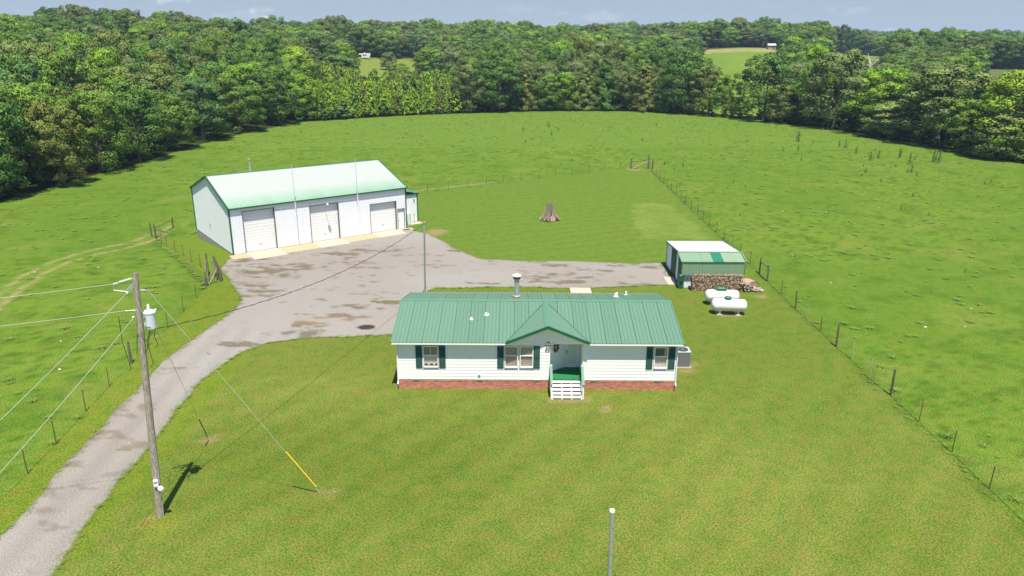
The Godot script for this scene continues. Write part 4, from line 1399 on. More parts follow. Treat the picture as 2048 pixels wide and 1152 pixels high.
	for k in 95:
		var h := rg.randf()
		var px := rg.randf_range(-0.75, 1.05) 
		var py := 0.06 + h * maxf(0.05, 0.95 - 0.62 * (px + 0.75))
		var p := Vector3(px, py, rg.randf_range(-0.4, 0.45) * (1.1 - h * 0.5))
		var a := rg.randf_range(-1.4, 1.4)
		var dv := Vector3(sin(a), rg.randf_range(-0.3, 0.3), cos(a)) * rg.randf_range(0.16, 0.26)
		var r := rg.randf_range(0.045, 0.08)
		b.tube([p - dv, p + dv], [r, r * 0.9], 6, [Color(0.30, 0.27, 0.23), Color(0.17, 0.14, 0.11), Color(0.36, 0.33, 0.28)][rg.randi() % 3], true, wood_cols[rg.randi() % 6])
	var lg := obj("log", b, M.log, J)
	lg.set_meta("kind", "stuff")
	# curved brown sheet leaning behind it
	var C := thing("metal_sheet", "curved rusty brown sheet lying behind the firewood heap", "metal sheet", Vector3(20.65, 0, -62.9))
	b = MB.new()
	for k in 10:
		var t0 := PI * (0.08 + 0.84 * k / 10.0)
		var t1 := PI * (0.08 + 0.84 * (k + 1) / 10.0)
		for s in [1.0, 0.96]:
			b.quad(Vector3(cos(t0) * 0.75 * s, sin(t0) * 0.62 * s, -0.5), Vector3(cos(t1) * 0.75 * s, sin(t1) * 0.62 * s, -0.5), Vector3(cos(t1) * 0.7 * s, sin(t1) * 0.62 * s, 0.5), Vector3(cos(t0) * 0.7 * s, sin(t0) * 0.62 * s, 0.5), Vector3(cos(t0) * s, sin(t0) * s, 0) * (1.0 if s == 1.0 else -1.0))
		b.tri(Vector3(0, 0, 0.46), Vector3(cos(t0) * 0.68, sin(t0) * 0.6, 0.48), Vector3(cos(t1) * 0.68, sin(t1) * 0.6, 0.48), Vector3.BACK, Color(1, 0.9, 0.85))
	obj("sheet", b, mat("brown_sheet", 0.40, 0.24, 0.17, 0.8, "grain", 1.5), C)
	C.rotation.y = 0.35
	# the concrete step at the shed
	b = MB.new()
	b.span(Vector3(-0.45, -0.05, -1.15), Vector3(0.4, 0.05, 1.15))
	var pd := obj("concrete_pad", b, M.concrete)
	pd.position = Vector3(14.1, 0, -64.4)
	pd.set_meta("kind", "structure")

# ------------------------------------------------------------------ yard things
func gas_tank(at: Vector3, turn: float, label: String, r: float, length: float, dome_len: float) -> void:
	var t := thing("propane_tank", label, "propane tank", at, turn, "white propane tanks by the woodpile")
	var yc := 0.24 + r
	var prof := []
	for k in 9:
		var a := PI * 0.5 * k / 8.0
		prof.append([r * sin(a), -length * 0.5 + r * 0.62 * (1.0 - cos(a))])
	for k in 9:
		var a := PI * 0.5 * (8 - k) / 8.0
		prof.append([r * sin(a), length * 0.5 - r * 0.62 * (1.0 - cos(a))])
	var b := MB.new()
	b.lathe(Vector3(0, yc, 0), Vector3.RIGHT, prof, 32)
	obj("body", b, M.tank_white, t)
	b = MB.new()
	var pts := []
	for s in [-1.0, 1.0]:
		for k in 9:
			var a := -PI * 0.5 + PI * k / 8.0
			pts.append(Vector2(s * (dome_len * 0.5 - 0.2) + s * 0.2 * cos(a), s * 0.2 * sin(a)))
	var cen := Vector3(-0.12, yc + r - 0.04, 0)
	for k in pts.size():
		var p: Vector2 = pts[k]; var q: Vector2 = pts[(k + 1) % pts.size()]
		var mid := (p + q) * 0.5
		b.quad(cen + Vector3(p.x, 0, p.y), cen + Vector3(q.x, 0, q.y), cen + Vector3(q.x * 0.97, 0.2, q.y * 0.95), cen + Vector3(p.x * 0.97, 0.2, p.y * 0.95), Vector3(mid.x * 0.2, 0, mid.y))
		b.quad(cen + Vector3(q.x * 0.97, 0.2, q.y * 0.95), cen + Vector3(p.x * 0.97, 0.2, p.y * 0.95), cen + Vector3(p.x * 0.6, 0.265, p.y * 0.5), cen + Vector3(q.x * 0.6, 0.265, q.y * 0.5), Vector3.UP)
		b.tri(cen + Vector3(0, 0.275, 0), cen + Vector3(p.x * 0.6, 0.265, p.y * 0.5), cen + Vector3(q.x * 0.6, 0.265, q.y * 0.5), Vector3.UP)
	obj("valve_cover", b, M.dome_green, t)
	for s in [-1.0, 1.0]:
		for f in [-0.26, 0.26]:
			b = MB.new()
			b.box(Vector3(s * length * 0.26, 0.2, f), Vector3(0.09, 0.46, 0.05), Basis(Vector3.RIGHT, -f * 0.5))
			obj("leg", b, M.tank_white, t)
		b = MB.new()
		b.box(Vector3(s * length * 0.26, 0.0, 0), Vector3(0.42, 0.1, 0.85))
		obj("footing_block", b, M.concrete, t)
	b = MB.new()
	b.tube([Vector3(-length * 0.26 + 0.06, yc + r * 0.95, r * 0.3), Vector3(-length * 0.26 + 0.05, yc, r + 0.02), Vector3(-length * 0.26 + 0.05, 0.0, r * 0.75)], [0.012, 0.012, 0.012], 5, Color(0.7, 0.7, 0.7))
	b.lathe(Vector3(length * 0.42, yc + r * 0.72, 0.1), Vector3.UP, [[0.04, 0.0], [0.04, 0.12], [0.0, 0.13]], 8)
	obj("fitting", b, M.tank_white, t)

func yard() -> void:
	gas_tank(Vector3(16.96, 0, -56.0), -0.10, "nearer white propane tank with short green valve cover", 0.49, 2.75, 0.55)
	gas_tank(Vector3(17.0, 0, -58.25), -0.06, "farther white propane tank with long green valve cover, before the woodpile", 0.49, 2.75, 0.95)
	# air conditioner at the right end
	var A := thing("air_conditioner", "grey outdoor air conditioner at the house's right end", "air conditioner", Vector3(11.22, 0, -46.1))
	var b := MB.new()
	b.span(Vector3(-0.52, -0.05, -0.52), Vector3(0.52, 0.07, 0.52))
	obj("pad", b, M.concrete, A)
	b = MB.new()
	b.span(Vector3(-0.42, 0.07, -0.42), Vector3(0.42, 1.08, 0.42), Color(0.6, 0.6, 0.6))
	var body := obj("body", b, M.ac_grey, A)
	for s in 4:
		b = MB.new()
		var R := Basis(Vector3.UP, s * PI * 0.5)
		for k in 22:
			b.box(R * Vector3(0, 0.13 + k * 0.041, 0.43), R.inverse() * Vector3(0.8, 0.02, 0.03) if false else Vector3(0.8, 0.02, 0.03), R)
		for e in [-0.41, -0.2, 0.0, 0.2, 0.41]:
			b.box(R * Vector3(e, 0.57, 0.445), Vector3(0.035, 0.98, 0.02), R)
		obj("louvre_grille", b, M.ac_grey, body)
	b = MB.new()
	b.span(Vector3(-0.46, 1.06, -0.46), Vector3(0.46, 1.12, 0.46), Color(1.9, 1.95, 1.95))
	obj("top_cover", b, M.ac_grey, A)
	b = MB.new()
	b.lathe(Vector3(-0.02, 1.12, 0.0), Vector3.UP, [[0.37, 0.0], [0.37, 0.02], [0.335, 0.03], [0.33, 0.004], [0.0, 0.004]], 28)
	b.lathe(Vector3(-0.02, 1.12, 0.0), Vector3.UP, [[0.1, 0.004], [0.1, 0.035], [0.0, 0.045]], 14, Color(3, 3, 3))
	obj("fan_grille", b, M.dark_metal, A)
	for k in 12:
		pass
	# walk behind the house
	b = MB.new()
	b.span(Vector3(4.98, -0.06, -62.35), Vector3(6.75, 0.03, -51.5))
	tag(obj("concrete_walk", b, M.concrete), "pale concrete walk from the house's back to the gravel", "", "", "structure")
	# grey post in front
	var P := thing("grey_post", "tall bare grey metal post standing alone in front lawn", "post", Vector3(3.40, 0, -21.74))
	b = MB.new()
	b.tube([Vector3(0.03, -0.3, 0), Vector3(-0.03, 5.56, 0.0)], [0.075, 0.075], 16)
	obj("tube", b, M.galvanised, P)
	b = MB.new()
	b.lathe(Vector3(-0.03, 5.5, 0), Vector3.UP, [[0.085, 0.0], [0.085, 0.07], [0.06, 0.075], [0.055, 0.05], [0.0, 0.05]], 16, Color(1.5, 1.5, 1.5))
	obj("cap", b, M.white_paint, P)
	for k in 9:
		b = MB.new()
		b.lathe(Vector3(0.0 - 0.01 * (k - 4) * 0.3, 4.9 - k * 0.52, 0.073), Vector3.BACK, [[0.014, 0.0], [0.014, 0.008], [0.0, 0.01]], 8)
		obj("bolt", b, M.dark_metal, P)
	# galvanised mast behind the house
	var Q := thing("service_mast", "galvanised service pole behind the house carrying the dark cable", "pole", Vector3(-7.02, 0, -58.95))
	b = MB.new()
	b.tube([Vector3(-0.12, -0.3, 0), Vector3(0.03, 6.45, 0)], [0.085, 0.075], 12)
	obj("tube", b, M.galvanised, Q)
	b = MB.new()
	b.lathe(Vector3(0.03, 6.42, 0), Vector3.UP, [[0.1, 0.0], [0.11, 0.1], [0.06, 0.2], [0.0, 0.21]], 10)
	b.bar(Vector3(-0.05, 6.0, 0.05), Vector3(-0.16, 6.05, 0.2), 0.05, 0.05)
	obj("weather_head", b, M.ac_grey, Q)
	b = MB.new()
	b.tube([Vector3(-0.06, 1.0, 0.11), Vector3(0.01, 5.7, 0.10)], [0.03, 0.03], 6)
	obj("conduit", b, M.ac_grey, Q)
	# heap of logs and branches set up like a tent
	var B := thing("brush_pile", "cone-shaped pile of logs and branches on back lawn", "brush pile", Vector3(4.45, 0, -88.1))
	var rg := RandomNumberGenerator.new()
	rg.seed = 31
	for k in 40:
		var a := TAU * k / 40.0 + rg.randf_range(-0.15, 0.15)
		var r := rg.randf_range(0.75, 1.3)
		var l := rg.randf_range(0.4, 0.95)
		var foot := Vector3(cos(a) * r, rg.randf_range(0.02, 0.12), sin(a) * r)
		var head := foot + (Vector3(rg.randf_range(-0.5, 0.5), rg.randf_range(0.8, 1.5), rg.randf_range(-0.5, 0.5)) - foot).normalized() * l
		b = MB.new()
		var rad := rg.randf_range(0.07, 0.14)
		var cc: Color = [Color(0.26, 0.185, 0.15), Color(0.14, 0.105, 0.085), Color(0.33, 0.25, 0.21), Color(0.2, 0.15, 0.12)][rg.randi() % 4]
		b.tube([foot, head], [rad, rad * 0.8], 7, cc, true, Color(0.48, 0.36, 0.25))
		obj("log", b, M.log, B)
	b = MB.new()
	for k in 150:
		var a := rg.randf() * TAU
		var r := rg.randf_range(0.2, 1.15)
		var foot := Vector3(cos(a) * r, rg.randf_range(0.05, 0.35), sin(a) * r)
		var head := Vector3(rg.randf_range(-0.5, 0.4), rg.randf_range(0.9, 2.15), rg.randf_range(-0.35, 0.35))
		if k < 7: head = Vector3(rg.randf_range(-0.35, 0.2), rg.randf_range(2.0, 2.5), rg.randf_range(-0.2, 0.2))
		var mid := foot.lerp(head, 0.5) + Vector3(rg.randf_range(-0.1, 0.1), rg.randf_range(-0.05, 0.1), rg.randf_range(-0.1, 0.1))
		var rad := rg.randf_range(0.012, 0.035)
		b.tube([foot, mid, head], [rad, rad * 0.8, rad * 0.35], 5, [Color(0.36, 0.30, 0.23), Color(0.2, 0.15, 0.11), Color(0.42, 0.35, 0.28)][rg.randi() % 3])
	var br := obj("branch", b, M.log, B)
	br.set_meta("kind", "stuff")

# ------------------------------------------------------------------ utility pole
func hang(a: Vector3, e: Vector3, sag: float, n := 20) -> Array:
	var out := []
	for i in n + 1:
		var t := float(i) / n
		out.append(a.lerp(e, t) - Vector3(0, sag * 4.0 * t * (1.0 - t), 0))
	return out

func same(n: int, r: float) -> Array:
	var a := []
	for i in n: a.append(r)
	return a

func power() -> void:
	var base := Vector3(-15.82, 0, -29.29)
	var P := thing("utility_pole", "weathered wooden utility pole carrying a grey transformer", "utility pole", base)
	var L := func(x: float, y: float, z: float) -> Vector3:
		return Vector3(x, y, z) - base
	var b := MB.new()
	var top := Vector3(0.50, 11.36, -0.2)
	b.tube([Vector3(0, -0.3, 0), top * 0.35, top * 0.7, top], [0.165, 0.15, 0.132, 0.108], 14, null, true, Color(0.55, 0.5, 0.45))
	obj("pole", b, M.pole_wood, P)
	# dead-end insulators and the angled bracket
	b = MB.new()
	var i0: Vector3 = L.call(-15.42, 11.14, -29.50)
	var i1: Vector3 = L.call(-16.10, 11.0, -29.15)
	b.tube([i0, i0.lerp(i1, 0.12)], [0.02, 0.02], 6)
	for k in 7:
		var t := 0.15 + k * 0.085
		b.lathe(i0.lerp(i1, t), i1 - i0, [[0.02, -0.02], [0.06, 0.0], [0.06, 0.015], [0.02, 0.045]], 10)
	b.bar(i0.lerp(i1, 0.75), i1, 0.06, 0.05)
	b.tube([i1, i1 + Vector3(0.03, -0.14, 0.02), i1 + Vector3(0.1, -0.16, 0), i1 + Vector3(0.12, -0.05, 0)], [0.018, 0.018, 0.018, 0.018], 6, Color(0.3, 0.3, 0.3))
	obj("insulator", b, M.porcelain, P)
	b = MB.new()
	b.bar(L.call(-15.38, 10.93, -29.5), L.call(-15.66, 10.62, -29.32), 0.07, 0.14)
	b.tube([L.call(-15.66, 10.62, -29.32), L.call(-16.12, 10.74, -29.15)], [0.022, 0.016], 6, Color(1.4, 1.4, 1.4))
	b.lathe(L.call(-15.66, 10.60, -29.30), Vector3(0.3, -0.6, 0.6), [[0.03, -0.06], [0.06, 0.0], [0.03, 0.08]], 8, Color(1.5, 1.5, 1.5))
	obj("bracket", b, M.galvanised, P)
	b = MB.new()
	b.tube([L.call(-15.4, 9.78, -29.45), L.call(-15.86, 9.80, -29.30)], [0.025, 0.02], 6)
	b.lathe(L.call(-15.5, 9.55, -29.2), Vector3(-0.4, 0.3, 0.7), [[0.02, -0.1], [0.06, -0.03], [0.06, 0.05], [0.02, 0.09]], 8)
	b.lathe(L.call(-15.08, 10.58, -29.55), Vector3(1, -0.5, 0.0), [[0.02, -0.14], [0.06, -0.04], [0.06, 0.04], [0.02, 0.1]], 8)
	b.tube([L.call(-15.3, 10.62, -29.5), L.call(-14.9, 10.62, -29.5)], [0.02, 0.02], 6)
	obj("clamp", b, M.galvanised, P)
	# transformer
	var tc: Vector3 = L.call(-15.05, 0, -29.6)
	b = MB.new()
	b.lathe(Vector3(tc.x, 8.92, tc.z), Vector3.UP, [[0.0, 0.0], [0.2, 0.0], [0.215, 0.03], [0.215, 0.66], [0.23, 0.68], [0.23, 0.72], [0.17, 0.80], [0.06, 0.84], [0.0, 0.84]], 22)
	b.bar(Vector3(tc.x - 0.38, 9.5, tc.z), Vector3(tc.x - 0.18, 9.5, tc.z), 0.12, 0.1); b.bar(Vector3(tc.x - 0.38, 9.1, tc.z), Vector3(tc.x - 0.18, 9.1, tc.z), 0.12, 0.1)
	var tr := obj("transformer", b, M.transformer, P)
	b = MB.new()
	for k in 3:   # cooling rib marks and the stencilled plate
		b.box(Vector3(tc.x + 0.05 - 0.07 * k, 9.04, tc.z + 0.215), Vector3(0.045, 0.06, 0.02), Basis(), Color(0.1, 0.1, 0.1))
	b.box(Vector3(tc.x - 0.1, 9.42, tc.z + 0.2), Vector3(0.04, 0.13, 0.03), Basis(), Color(0.12, 0.14, 0.16))
	obj("plate", b, M.plain, tr)
	b = MB.new()
	for q in [[0.0, 9.76, 0.0, 0.0], [0.22, 9.6, 0.03, 0.5]]:
		b.lathe(Vector3(tc.x + q[0], q[1], tc.z + q[2]), Vector3(q[3], 1, 0), [[0.05, -0.08], [0.05, 0.03], [0.075, 0.05], [0.045, 0.08], [0.07, 0.11], [0.04, 0.14], [0.06, 0.17], [0.02, 0.24]], 10)
	obj("bushing", b, M.porcelain, tr)
	# ground wire conduit, jumpers, meter
	b = MB.new()
	b.tube([Vector3(0.19, 0.0, 0.05), Vector3(0.42, 8.4, -0.13)], [0.028, 0.028], 6)
	obj("conduit", b, M.galvanised, P)
	b = MB.new()
	for q in [[-0.32, 9.6, 0.05, -0.1, 7.3, 0.16], [0.72, 8.9, -0.2, 0.72, 7.4, -0.1], [0.8, 8.9, -0.25, 0.62, 8.1, -0.05], [0.9, 8.9, -0.35, 0.95, 8.2, -0.3]]:
		b.tube([Vector3(q[0], q[1], q[2]), Vector3((q[0] + q[3]) * 0.5 - 0.1, (q[1] + q[4]) * 0.5, (q[2] + q[5]) * 0.5), Vector3(q[3], q[4], q[5]), Vector3(q[3] - 0.12, q[4] - 0.15, q[5])], [0.014, 0.014, 0.014, 0.014], 5)
	b.tube([Vector3(0.2, 7.9, 0.08), Vector3(0.3, 8.8, 0.0), Vector3(0.62, 8.4, -0.1), Vector3(0.85, 8.85, -0.3)], [0.014, 0.014, 0.014, 0.014], 5)
	obj("jumper_cable", b, M.black_cable, P)
	b = MB.new()
	b.span(Vector3(0.06, 1.62, 0.14), Vector3(0.26, 1.95, 0.22), Color(1, 1, 1)); b.span(Vector3(0.09, 1.80, 0.22), Vector3(0.23, 1.86, 0.225), Color(0.2, 0.05, 0.05))
	b.lathe(Vector3(0.3, 1.56, 0.2), Vector3(0.6, 0.0, 0.5), [[0.0, 0.0], [0.11, 0.02], [0.12, 0.14], [0.08, 0.2], [0.0, 0.22]], 14)
	obj("meter", b, M.white_paint, P)
	# spans: to the next pole on the left and over the drone's left shoulder
	for q in [["power_line", "upper power line running left from the pole's top insulator", L.call(-16.10, 11.0, -29.15) + base, Vector3(-62, 11.4, -16.6), 0.9],
			["power_line", "lower power line running left from beside the transformer", L.call(-15.86, 9.80, -29.30) + base, Vector3(-62, 9.6, -16.6), 0.6],
			["power_line", "upper power line crossing the left pasture toward the foreground", L.call(-15.66, 10.60, -29.30) + base, Vector3(-14.6, 10.6, 26.0), 2.2],
			["power_line", "lower power line crossing the left pasture toward the foreground", L.call(-15.5, 9.55, -29.2) + base, Vector3(-14.6, 9.2, 26.0), 2.6]]:
		b = MB.new()
		var pts := hang(q[2], q[3], q[4], 26)
		b.tube(pts, same(pts.size(), 0.0085), 5)
		tag(obj(q[0], b, M.wire), q[1], "power line", "power lines")
	# service drop: twisted dark cable to the mast
	b = MB.new()
	var s0: Vector3 = L.call(-14.95, 8.84, -29.72) + base
	var path := hang(s0, Vector3(-7.05, 6.40, -58.9), 1.0, 70)
	b.tube(path, same(path.size(), 0.011), 5)
	var tw := []
	for i in path.size():
		tw.append((path[i] as Vector3) + Vector3(cos(i * 1.9), sin(i * 1.9), 0) * 0.03)
	b.tube(tw, same(tw.size(), 0.009), 5)
	tag(obj("service_cable", b, M.black_cable), "dark twisted cable sagging from transformer over the gravel yard", "cable")
	# guy wires with yellow guards
	for q in [["guy wire with dull yellow guard anchored beyond the drive", L.call(-15.2, 9.9, -29.65) + base, Vector3(-16.18, 0.0, -36.05), 0.20, Color(0.42, 0.42, 0.12)],
			["guy wire with bright yellow guard anchored right of pole", L.call(-14.95, 10.58, -29.6) + base, Vector3(-9.0, 0.0, -31.13), 0.225, Color(1, 1, 1)]]:
		var a: Vector3 = q[1]; var e: Vector3 = q[2]
		var G := thing("guy_wire", q[0], "guy wire", e, 0.0, "guy wires of the utility pole")
		b = MB.new()
		b.tube([a - e, (a - e) * 0.5, Vector3(0, -0.1, 0)], [0.009, 0.009, 0.009], 5)
		obj("wire", b, M.wire, G)
		b = MB.new()
		b.tube([(a - e) * 0.035, (a - e) * q[3]], [0.034, 0.034], 8, q[4])
		obj("yellow_guard", b, M.yellow, G)

# ------------------------------------------------------------------ fences
func t_post(h: float, tone: float) -> MB:
	var b := MB.new()
	var c := Color(tone, tone, tone)
	b.box(Vector3(0, h * 0.5 - 0.15, 0), Vector3(0.05, h + 0.3, 0.012), Basis(), c)
	b.box(Vector3(0, h * 0.5 - 0.15, -0.02), Vector3(0.012, h + 0.3, 0.04), Basis(), c)
	return b

func wood_post(h: float, r: float, tone: float, seed_: int) -> MB:
	var b := MB.new()
	var g := RandomNumberGenerator.new()
	g.seed = seed_
	b.tube([Vector3(0, -0.3, 0), Vector3(g.randf_range(-0.02, 0.02), h * 0.5, g.randf_range(-0.02, 0.02)), Vector3(g.randf_range(-0.04, 0.04), h, 0)], [r, r * 0.95, r * 0.85], 8, Color(tone, tone, tone))
	return b

func fence(called: String, label: String, posts: Array, heights: Array, breaks := []) -> Node3D:
	var F := thing(called, label, "fence", Vector3.ZERO)
	var i := 0
	for p in posts:
		var o: MeshInstance3D
		var y := land(p[0], p[1])
		if p[2] == "t":
			o = obj("steel_post", t_post(p[3], rng.randf_range(0.8, 1.3)), M.rust, F)
		elif p[2] == "g":
			o = obj("steel_post", t_post(p[3], rng.randf_range(0.9, 1.2)), M.galvanised, F)
		else:
			o = obj("wooden_post", wood_post(p[3], p[4] if p.size() > 4 else 0.075, rng.randf_range(0.75, 1.1), i), M.old_wood, F)
		o.position = Vector3(p[0], y, p[1])
		o.rotation = Vector3(rng.randf_range(-0.03, 0.03), atan2(0.0, 1.0), rng.randf_range(-0.035, 0.035))
		i += 1
	for h in heights:
		var b := MB.new()
		for k in posts.size() - 1:
			if k in breaks: continue
			var p = posts[k]; var q = posts[k + 1]
			var pts := hang(Vector3(p[0], land(p[0], p[1]) + h, p[1]), Vector3(q[0], land(q[0], q[1]) + h, q[1]), 0.02, 3)
			b.tube(pts, same(4, 0.004), 4)
		obj("wire", b, M.rust, F)
	return F

func brace(F: Node3D, a: Vector3, e: Vector3, r: float, tone := 1.0, m: Material = null) -> void:
	var b := MB.new()
	b.tube([a, (a + e) * 0.5, e], [r, r * 0.95, r * 0.9], 7, Color(tone, tone, tone))
	obj("brace_rail", b, m if m else M.old_wood, F)

func fences() -> void:
	# along the drive
	var A := fence("drive_fence", "wire fence of rusty posts beside the gravel drive", [[-23.3, -22.5, "t", 1.35], [-23.55, -28.0, "t", 1.35], [-23.81, -32.66, "t", 1.39], [-24.06, -35.57, "t", 1.38], [-24.46, -39.25, "t", 1.36], [-24.77, -42.54, "t", 1.28], [-25.07, -46.02, "w", 1.6, 0.085], [-25.45, -52.47, "t", 1.34], [-25.77, -56.03, "t", 1.3], [-25.99, -59.16, "t", 1.25], [-26.4, -62.4, "w", 1.35, 0.08], [-27.6, -65.9, "w", 2.0, 0.085]], [0.35, 0.7, 1.05])
	brace(A, Vector3(-26.4, 1.2, -62.4), Vector3(-27.6, 1.35, -65.9), 0.06)
	brace(A, Vector3(-26.35, 0.1, -62.7), Vector3(-27.5, 1.3, -65.7), 0.055, 1.25)
	brace(A, Vector3(-26.9, 0.05, -62.9), Vector3(-26.2, 1.0, -64.6), 0.05, 0.9)
	# old timbers leaning on the brace
	var T0 := thing("leaning_timbers", "weathered old timbers leaning against the brace near the shop", "timber", Vector3(-26.0, 0, -64.0))
	for q in [[0.25, -0.1, -0.75, 1.75, -1.5, 0.14, 0.45], [0.05, 0.6, -0.75, 1.5, -1.2, 0.09, 0.8], [0.35, 0.2, -0.2, 1.15, -0.9, 0.12, 0.4], [-0.35, 1.2, -0.05, 1.1, -0.2, 0.06, 1.6]]:
		var b := MB.new()
		var f := Vector3(q[0], 0.0, q[1])
		var h := Vector3(q[2], q[3], q[4])
		b.tube([f, f.lerp(h, 0.5) + Vector3(0.08, 0.08, 0), h], [q[5], q[5] * 1.1, q[5] * 0.7], 7, Color(q[6], q[6], q[6]))
		obj("timber", b, M.old_wood, T0)
	# from the brace to the corner by the shop
	fence("corner_fence", "short wire fence between leaning timbers and wooden gate frame", [[-27.6, -65.9, "t", 1.1], [-29.15, -68.1, "t", 1.2], [-30.75, -70.0, "t", 1.2], [-32.5, -72.3, "t", 1.2], [-34.4, -74.8, "t", 1.2], [-36.2, -77.0, "t", 1.2], [-37.8, -79.3, "t", 1.2], [-39.4, -81.5, "t", 1.2]], [0.3, 0.6, 0.9, 1.15])
	var g := func(x: float, z: float, y: float) -> Vector3:
		return Vector3(x, land(x, z) + y, z)
	var K := thing("gate_frame", "old wooden gate frame of posts and rails beside the dirt track", "fence", Vector3.ZERO)
	for q in [[-39.6, -81.9, 1.55, 0.1], [-40.4, -82.6, 1.5, 0.09], [-39.5, -86.2, 1.3, 0.08]]:
		var o := obj("wooden_post", wood_post(q[2], q[3], 0.85, int(q[0] * -10)), M.old_wood, K)
		o.position = g.call(q[0], q[1], 0.0)
	brace(K, g.call(-39.6, -81.9, 1.15), g.call(-39.5, -86.2, 0.95), 0.05, 0.7)
	brace(K, g.call(-39.6, -81.9, 1.05), g.call(-38.0, -83.2, 0.15), 0.05, 0.85)
	# right-hand fence
	var pr := []
	for q in [[23.0, -22.0, "t", 1.25], [23.0, -25.1, "t", 1.25], [23.0, -28.3, "t", 1.25], [22.99, -31.72, "t", 1.21], [23.02, -35.06, "t", 1.26], [23.0, -38.43, "t", 1.25], [22.98, -41.78, "w", 1.72, 0.075], [22.78, -44.13, "g", 1.3], [22.88, -47.05, "g", 1.3], [22.76, -49.4, "w", 1.65, 0.075], [22.81, -52.37, "t", 1.1], [22.74, -54.89, "g", 1.27], [22.68, -57.28, "w", 1.52, 0.07], [22.7, -60.78, "t", 1.24], [22.71, -64.52, "w", 1.49, 0.08], [22.74, -66.79, "w", 1.53, 0.08]]:
		pr.append(q)
	var z := -69.9
	while z > -124.0:
		pr.append([22.72 - (-z - 69.9) * 0.0035 + rng.randf_range(-0.06, 0.06), z + rng.randf_range(-0.2, 0.2), "t", rng.randf_range(1.15, 1.35)])
		z -= 3.07
	pr.append([22.5, -125.8, "w", 2.15, 0.13])
	var R := fence("pasture_fence", "long straight wire fence between lawn and right pasture", pr, [0.25, 0.5, 0.75, 1.0, 1.2])
	brace(R, Vector3(22.71, 1.3, -64.52), Vector3(22.74, 1.15, -66.79), 0.06)
	# back fence
	var pb := [[22.5, -125.6, "w", 1.4, 0.12], [23.3, -125.4, "w", 1.5, 0.1], [19.6, -125.6, "w", 1.75, 0.14]]
	var Bf := fence("back_fence", "wire fence across the back lawn from shop to corner posts", [[19.6, -125.6, "w", 1.75, 0.13], [17.75, -124.71, "t", 1.2], [14.97, -122.68, "t", 1.2], [12.27, -120.71, "t", 1.2], [9.38, -119.25, "t", 1.2], [6.68, -117.39, "t", 1.2], [4.09, -116.04, "t", 1.2], [1.30, -114.23, "t", 1.2], [-1.33, -112.5, "t", 1.2], [-3.79, -110.42, "t", 1.2], [-6.39, -108.41, "t", 1.2], [-9.08, -106.5, "t", 1.2], [-11.81, -104.58, "t", 1.2], [-14.6, -102.2, "t", 1.2], [-17.6, -99.9, "t", 1.2]], [0.3, 0.6, 0.9, 1.15])
	var c1 := obj("wooden_post", wood_post(1.45, 0.1, 0.6, 77), M.old_wood, Bf)
	c1.position = Vector3(23.15, 0, -125.5)
	brace(Bf, Vector3(19.7, 1.15, -125.6), Vector3(22.4, 1.35, -125.8), 0.05, 0.7)
	brace(Bf, Vector3(20.0, 0.08, -125.5), Vector3(22.4, 1.25, -125.7), 0.085, 2.1)
	brace(Bf, Vector3(22.55, 1.3, -125.7), Vector3(23.25, 0.9, -125.4), 0.07, 1.2)

# ------------------------------------------------------------------ trees
var crowns := {}
var trunks := {}

func leaf(b: MB, p: Vector3, nn: Vector3, s: float, sn: Vector3, col: Color, g: RandomNumberGenerator, stretch := 0.6) -> void:
	var t := nn.cross(Vector3(g.randf() - 0.5, g.randf() - 0.5, g.randf() - 0.5)).normalized()
	var w := nn.cross(t)
	var a := p - t * s * 0.5
	var e := p + t * s * 0.5
	var m0 := p + w * s * 0.5 * stretch + nn * s * 0.12
	var m1 := p - w * s * 0.5 * stretch + nn * s * 0.12
	b.v.append(a); b.v.append(m0); b.v.append(e); b.v.append(a); b.v.append(e); b.v.append(m1)
	for i in 6:
		b.n.append(sn); b.c.append(col)

func crown_broad(seed_: int, blobs: int, per: int, base: float, size: float, droop: float) -> ArrayMesh:
	var g := RandomNumberGenerator.new()
	g.seed = seed_
	var b := MB.new()
	var h := 14.0
	var r := 5.0
	var squash := g.randf_range(0.42, 0.56)
	for i in blobs:
		var t := lerpf(base, 0.97, pow((i + g.randf()) / blobs, 0.85))
		var k := (t - squash) / (1.0 - squash) if t > squash else (squash - t) / (squash - base + 0.12)
		var env := r * sqrt(maxf(0.05, 1.0 - k * k * (0.96 if t > squash else 0.75)))
		var a := g.randf() * TAU
		var rr := env * (0.30 + 0.62 * sqrt(g.randf())) * g.randf_range(0.85, 1.12)
		var cen := Vector3(cos(a) * rr, t * h, sin(a) * rr)
		var br := r * g.randf_range(0.17, 0.33) * (1.1 - 0.35 * t)
		var tint := g.randf_range(0.72, 1.28)
		var warm := g.randf_range(-0.08, 0.07)
		var cc := Color(tint * (1.0 + warm), tint, tint * (1.0 - warm))
		var outw := Vector3(cos(a), 0.55, sin(a)).normalized()
		for j in per:
			var d := Vector3(g.randfn(), g.randfn() , g.randfn()).normalized()
			d = (d + outw * 0.55).normalized()
			var p := cen + d * br * Vector3(1.15, 0.72, 1.15) * (0.55 + 0.5 * sqrt(g.randf()))
			p.y -= droop * Vector2(p.x - cen.x, p.z - cen.z).length() * 0.4
			var nn := (d * 0.8 + Vector3.UP * 0.35 + Vector3(g.randf() - 0.5, g.randf() - 0.5, g.randf() - 0.5) * 1.3).normalized()
			var sn := (nn * 0.30 + d * 0.45 + Vector3(p.x / r, (p.y - h * 0.42) / (h * 0.5), p.z / r) * 0.55).normalized()
			var v := g.randf_range(0.8, 1.2)
			leaf(b, p, nn, size * g.randf_range(0.65, 1.35), sn, Color(cc.r * v, cc.g * v, cc.b * v) * 0.6, g)
	return b.mesh()

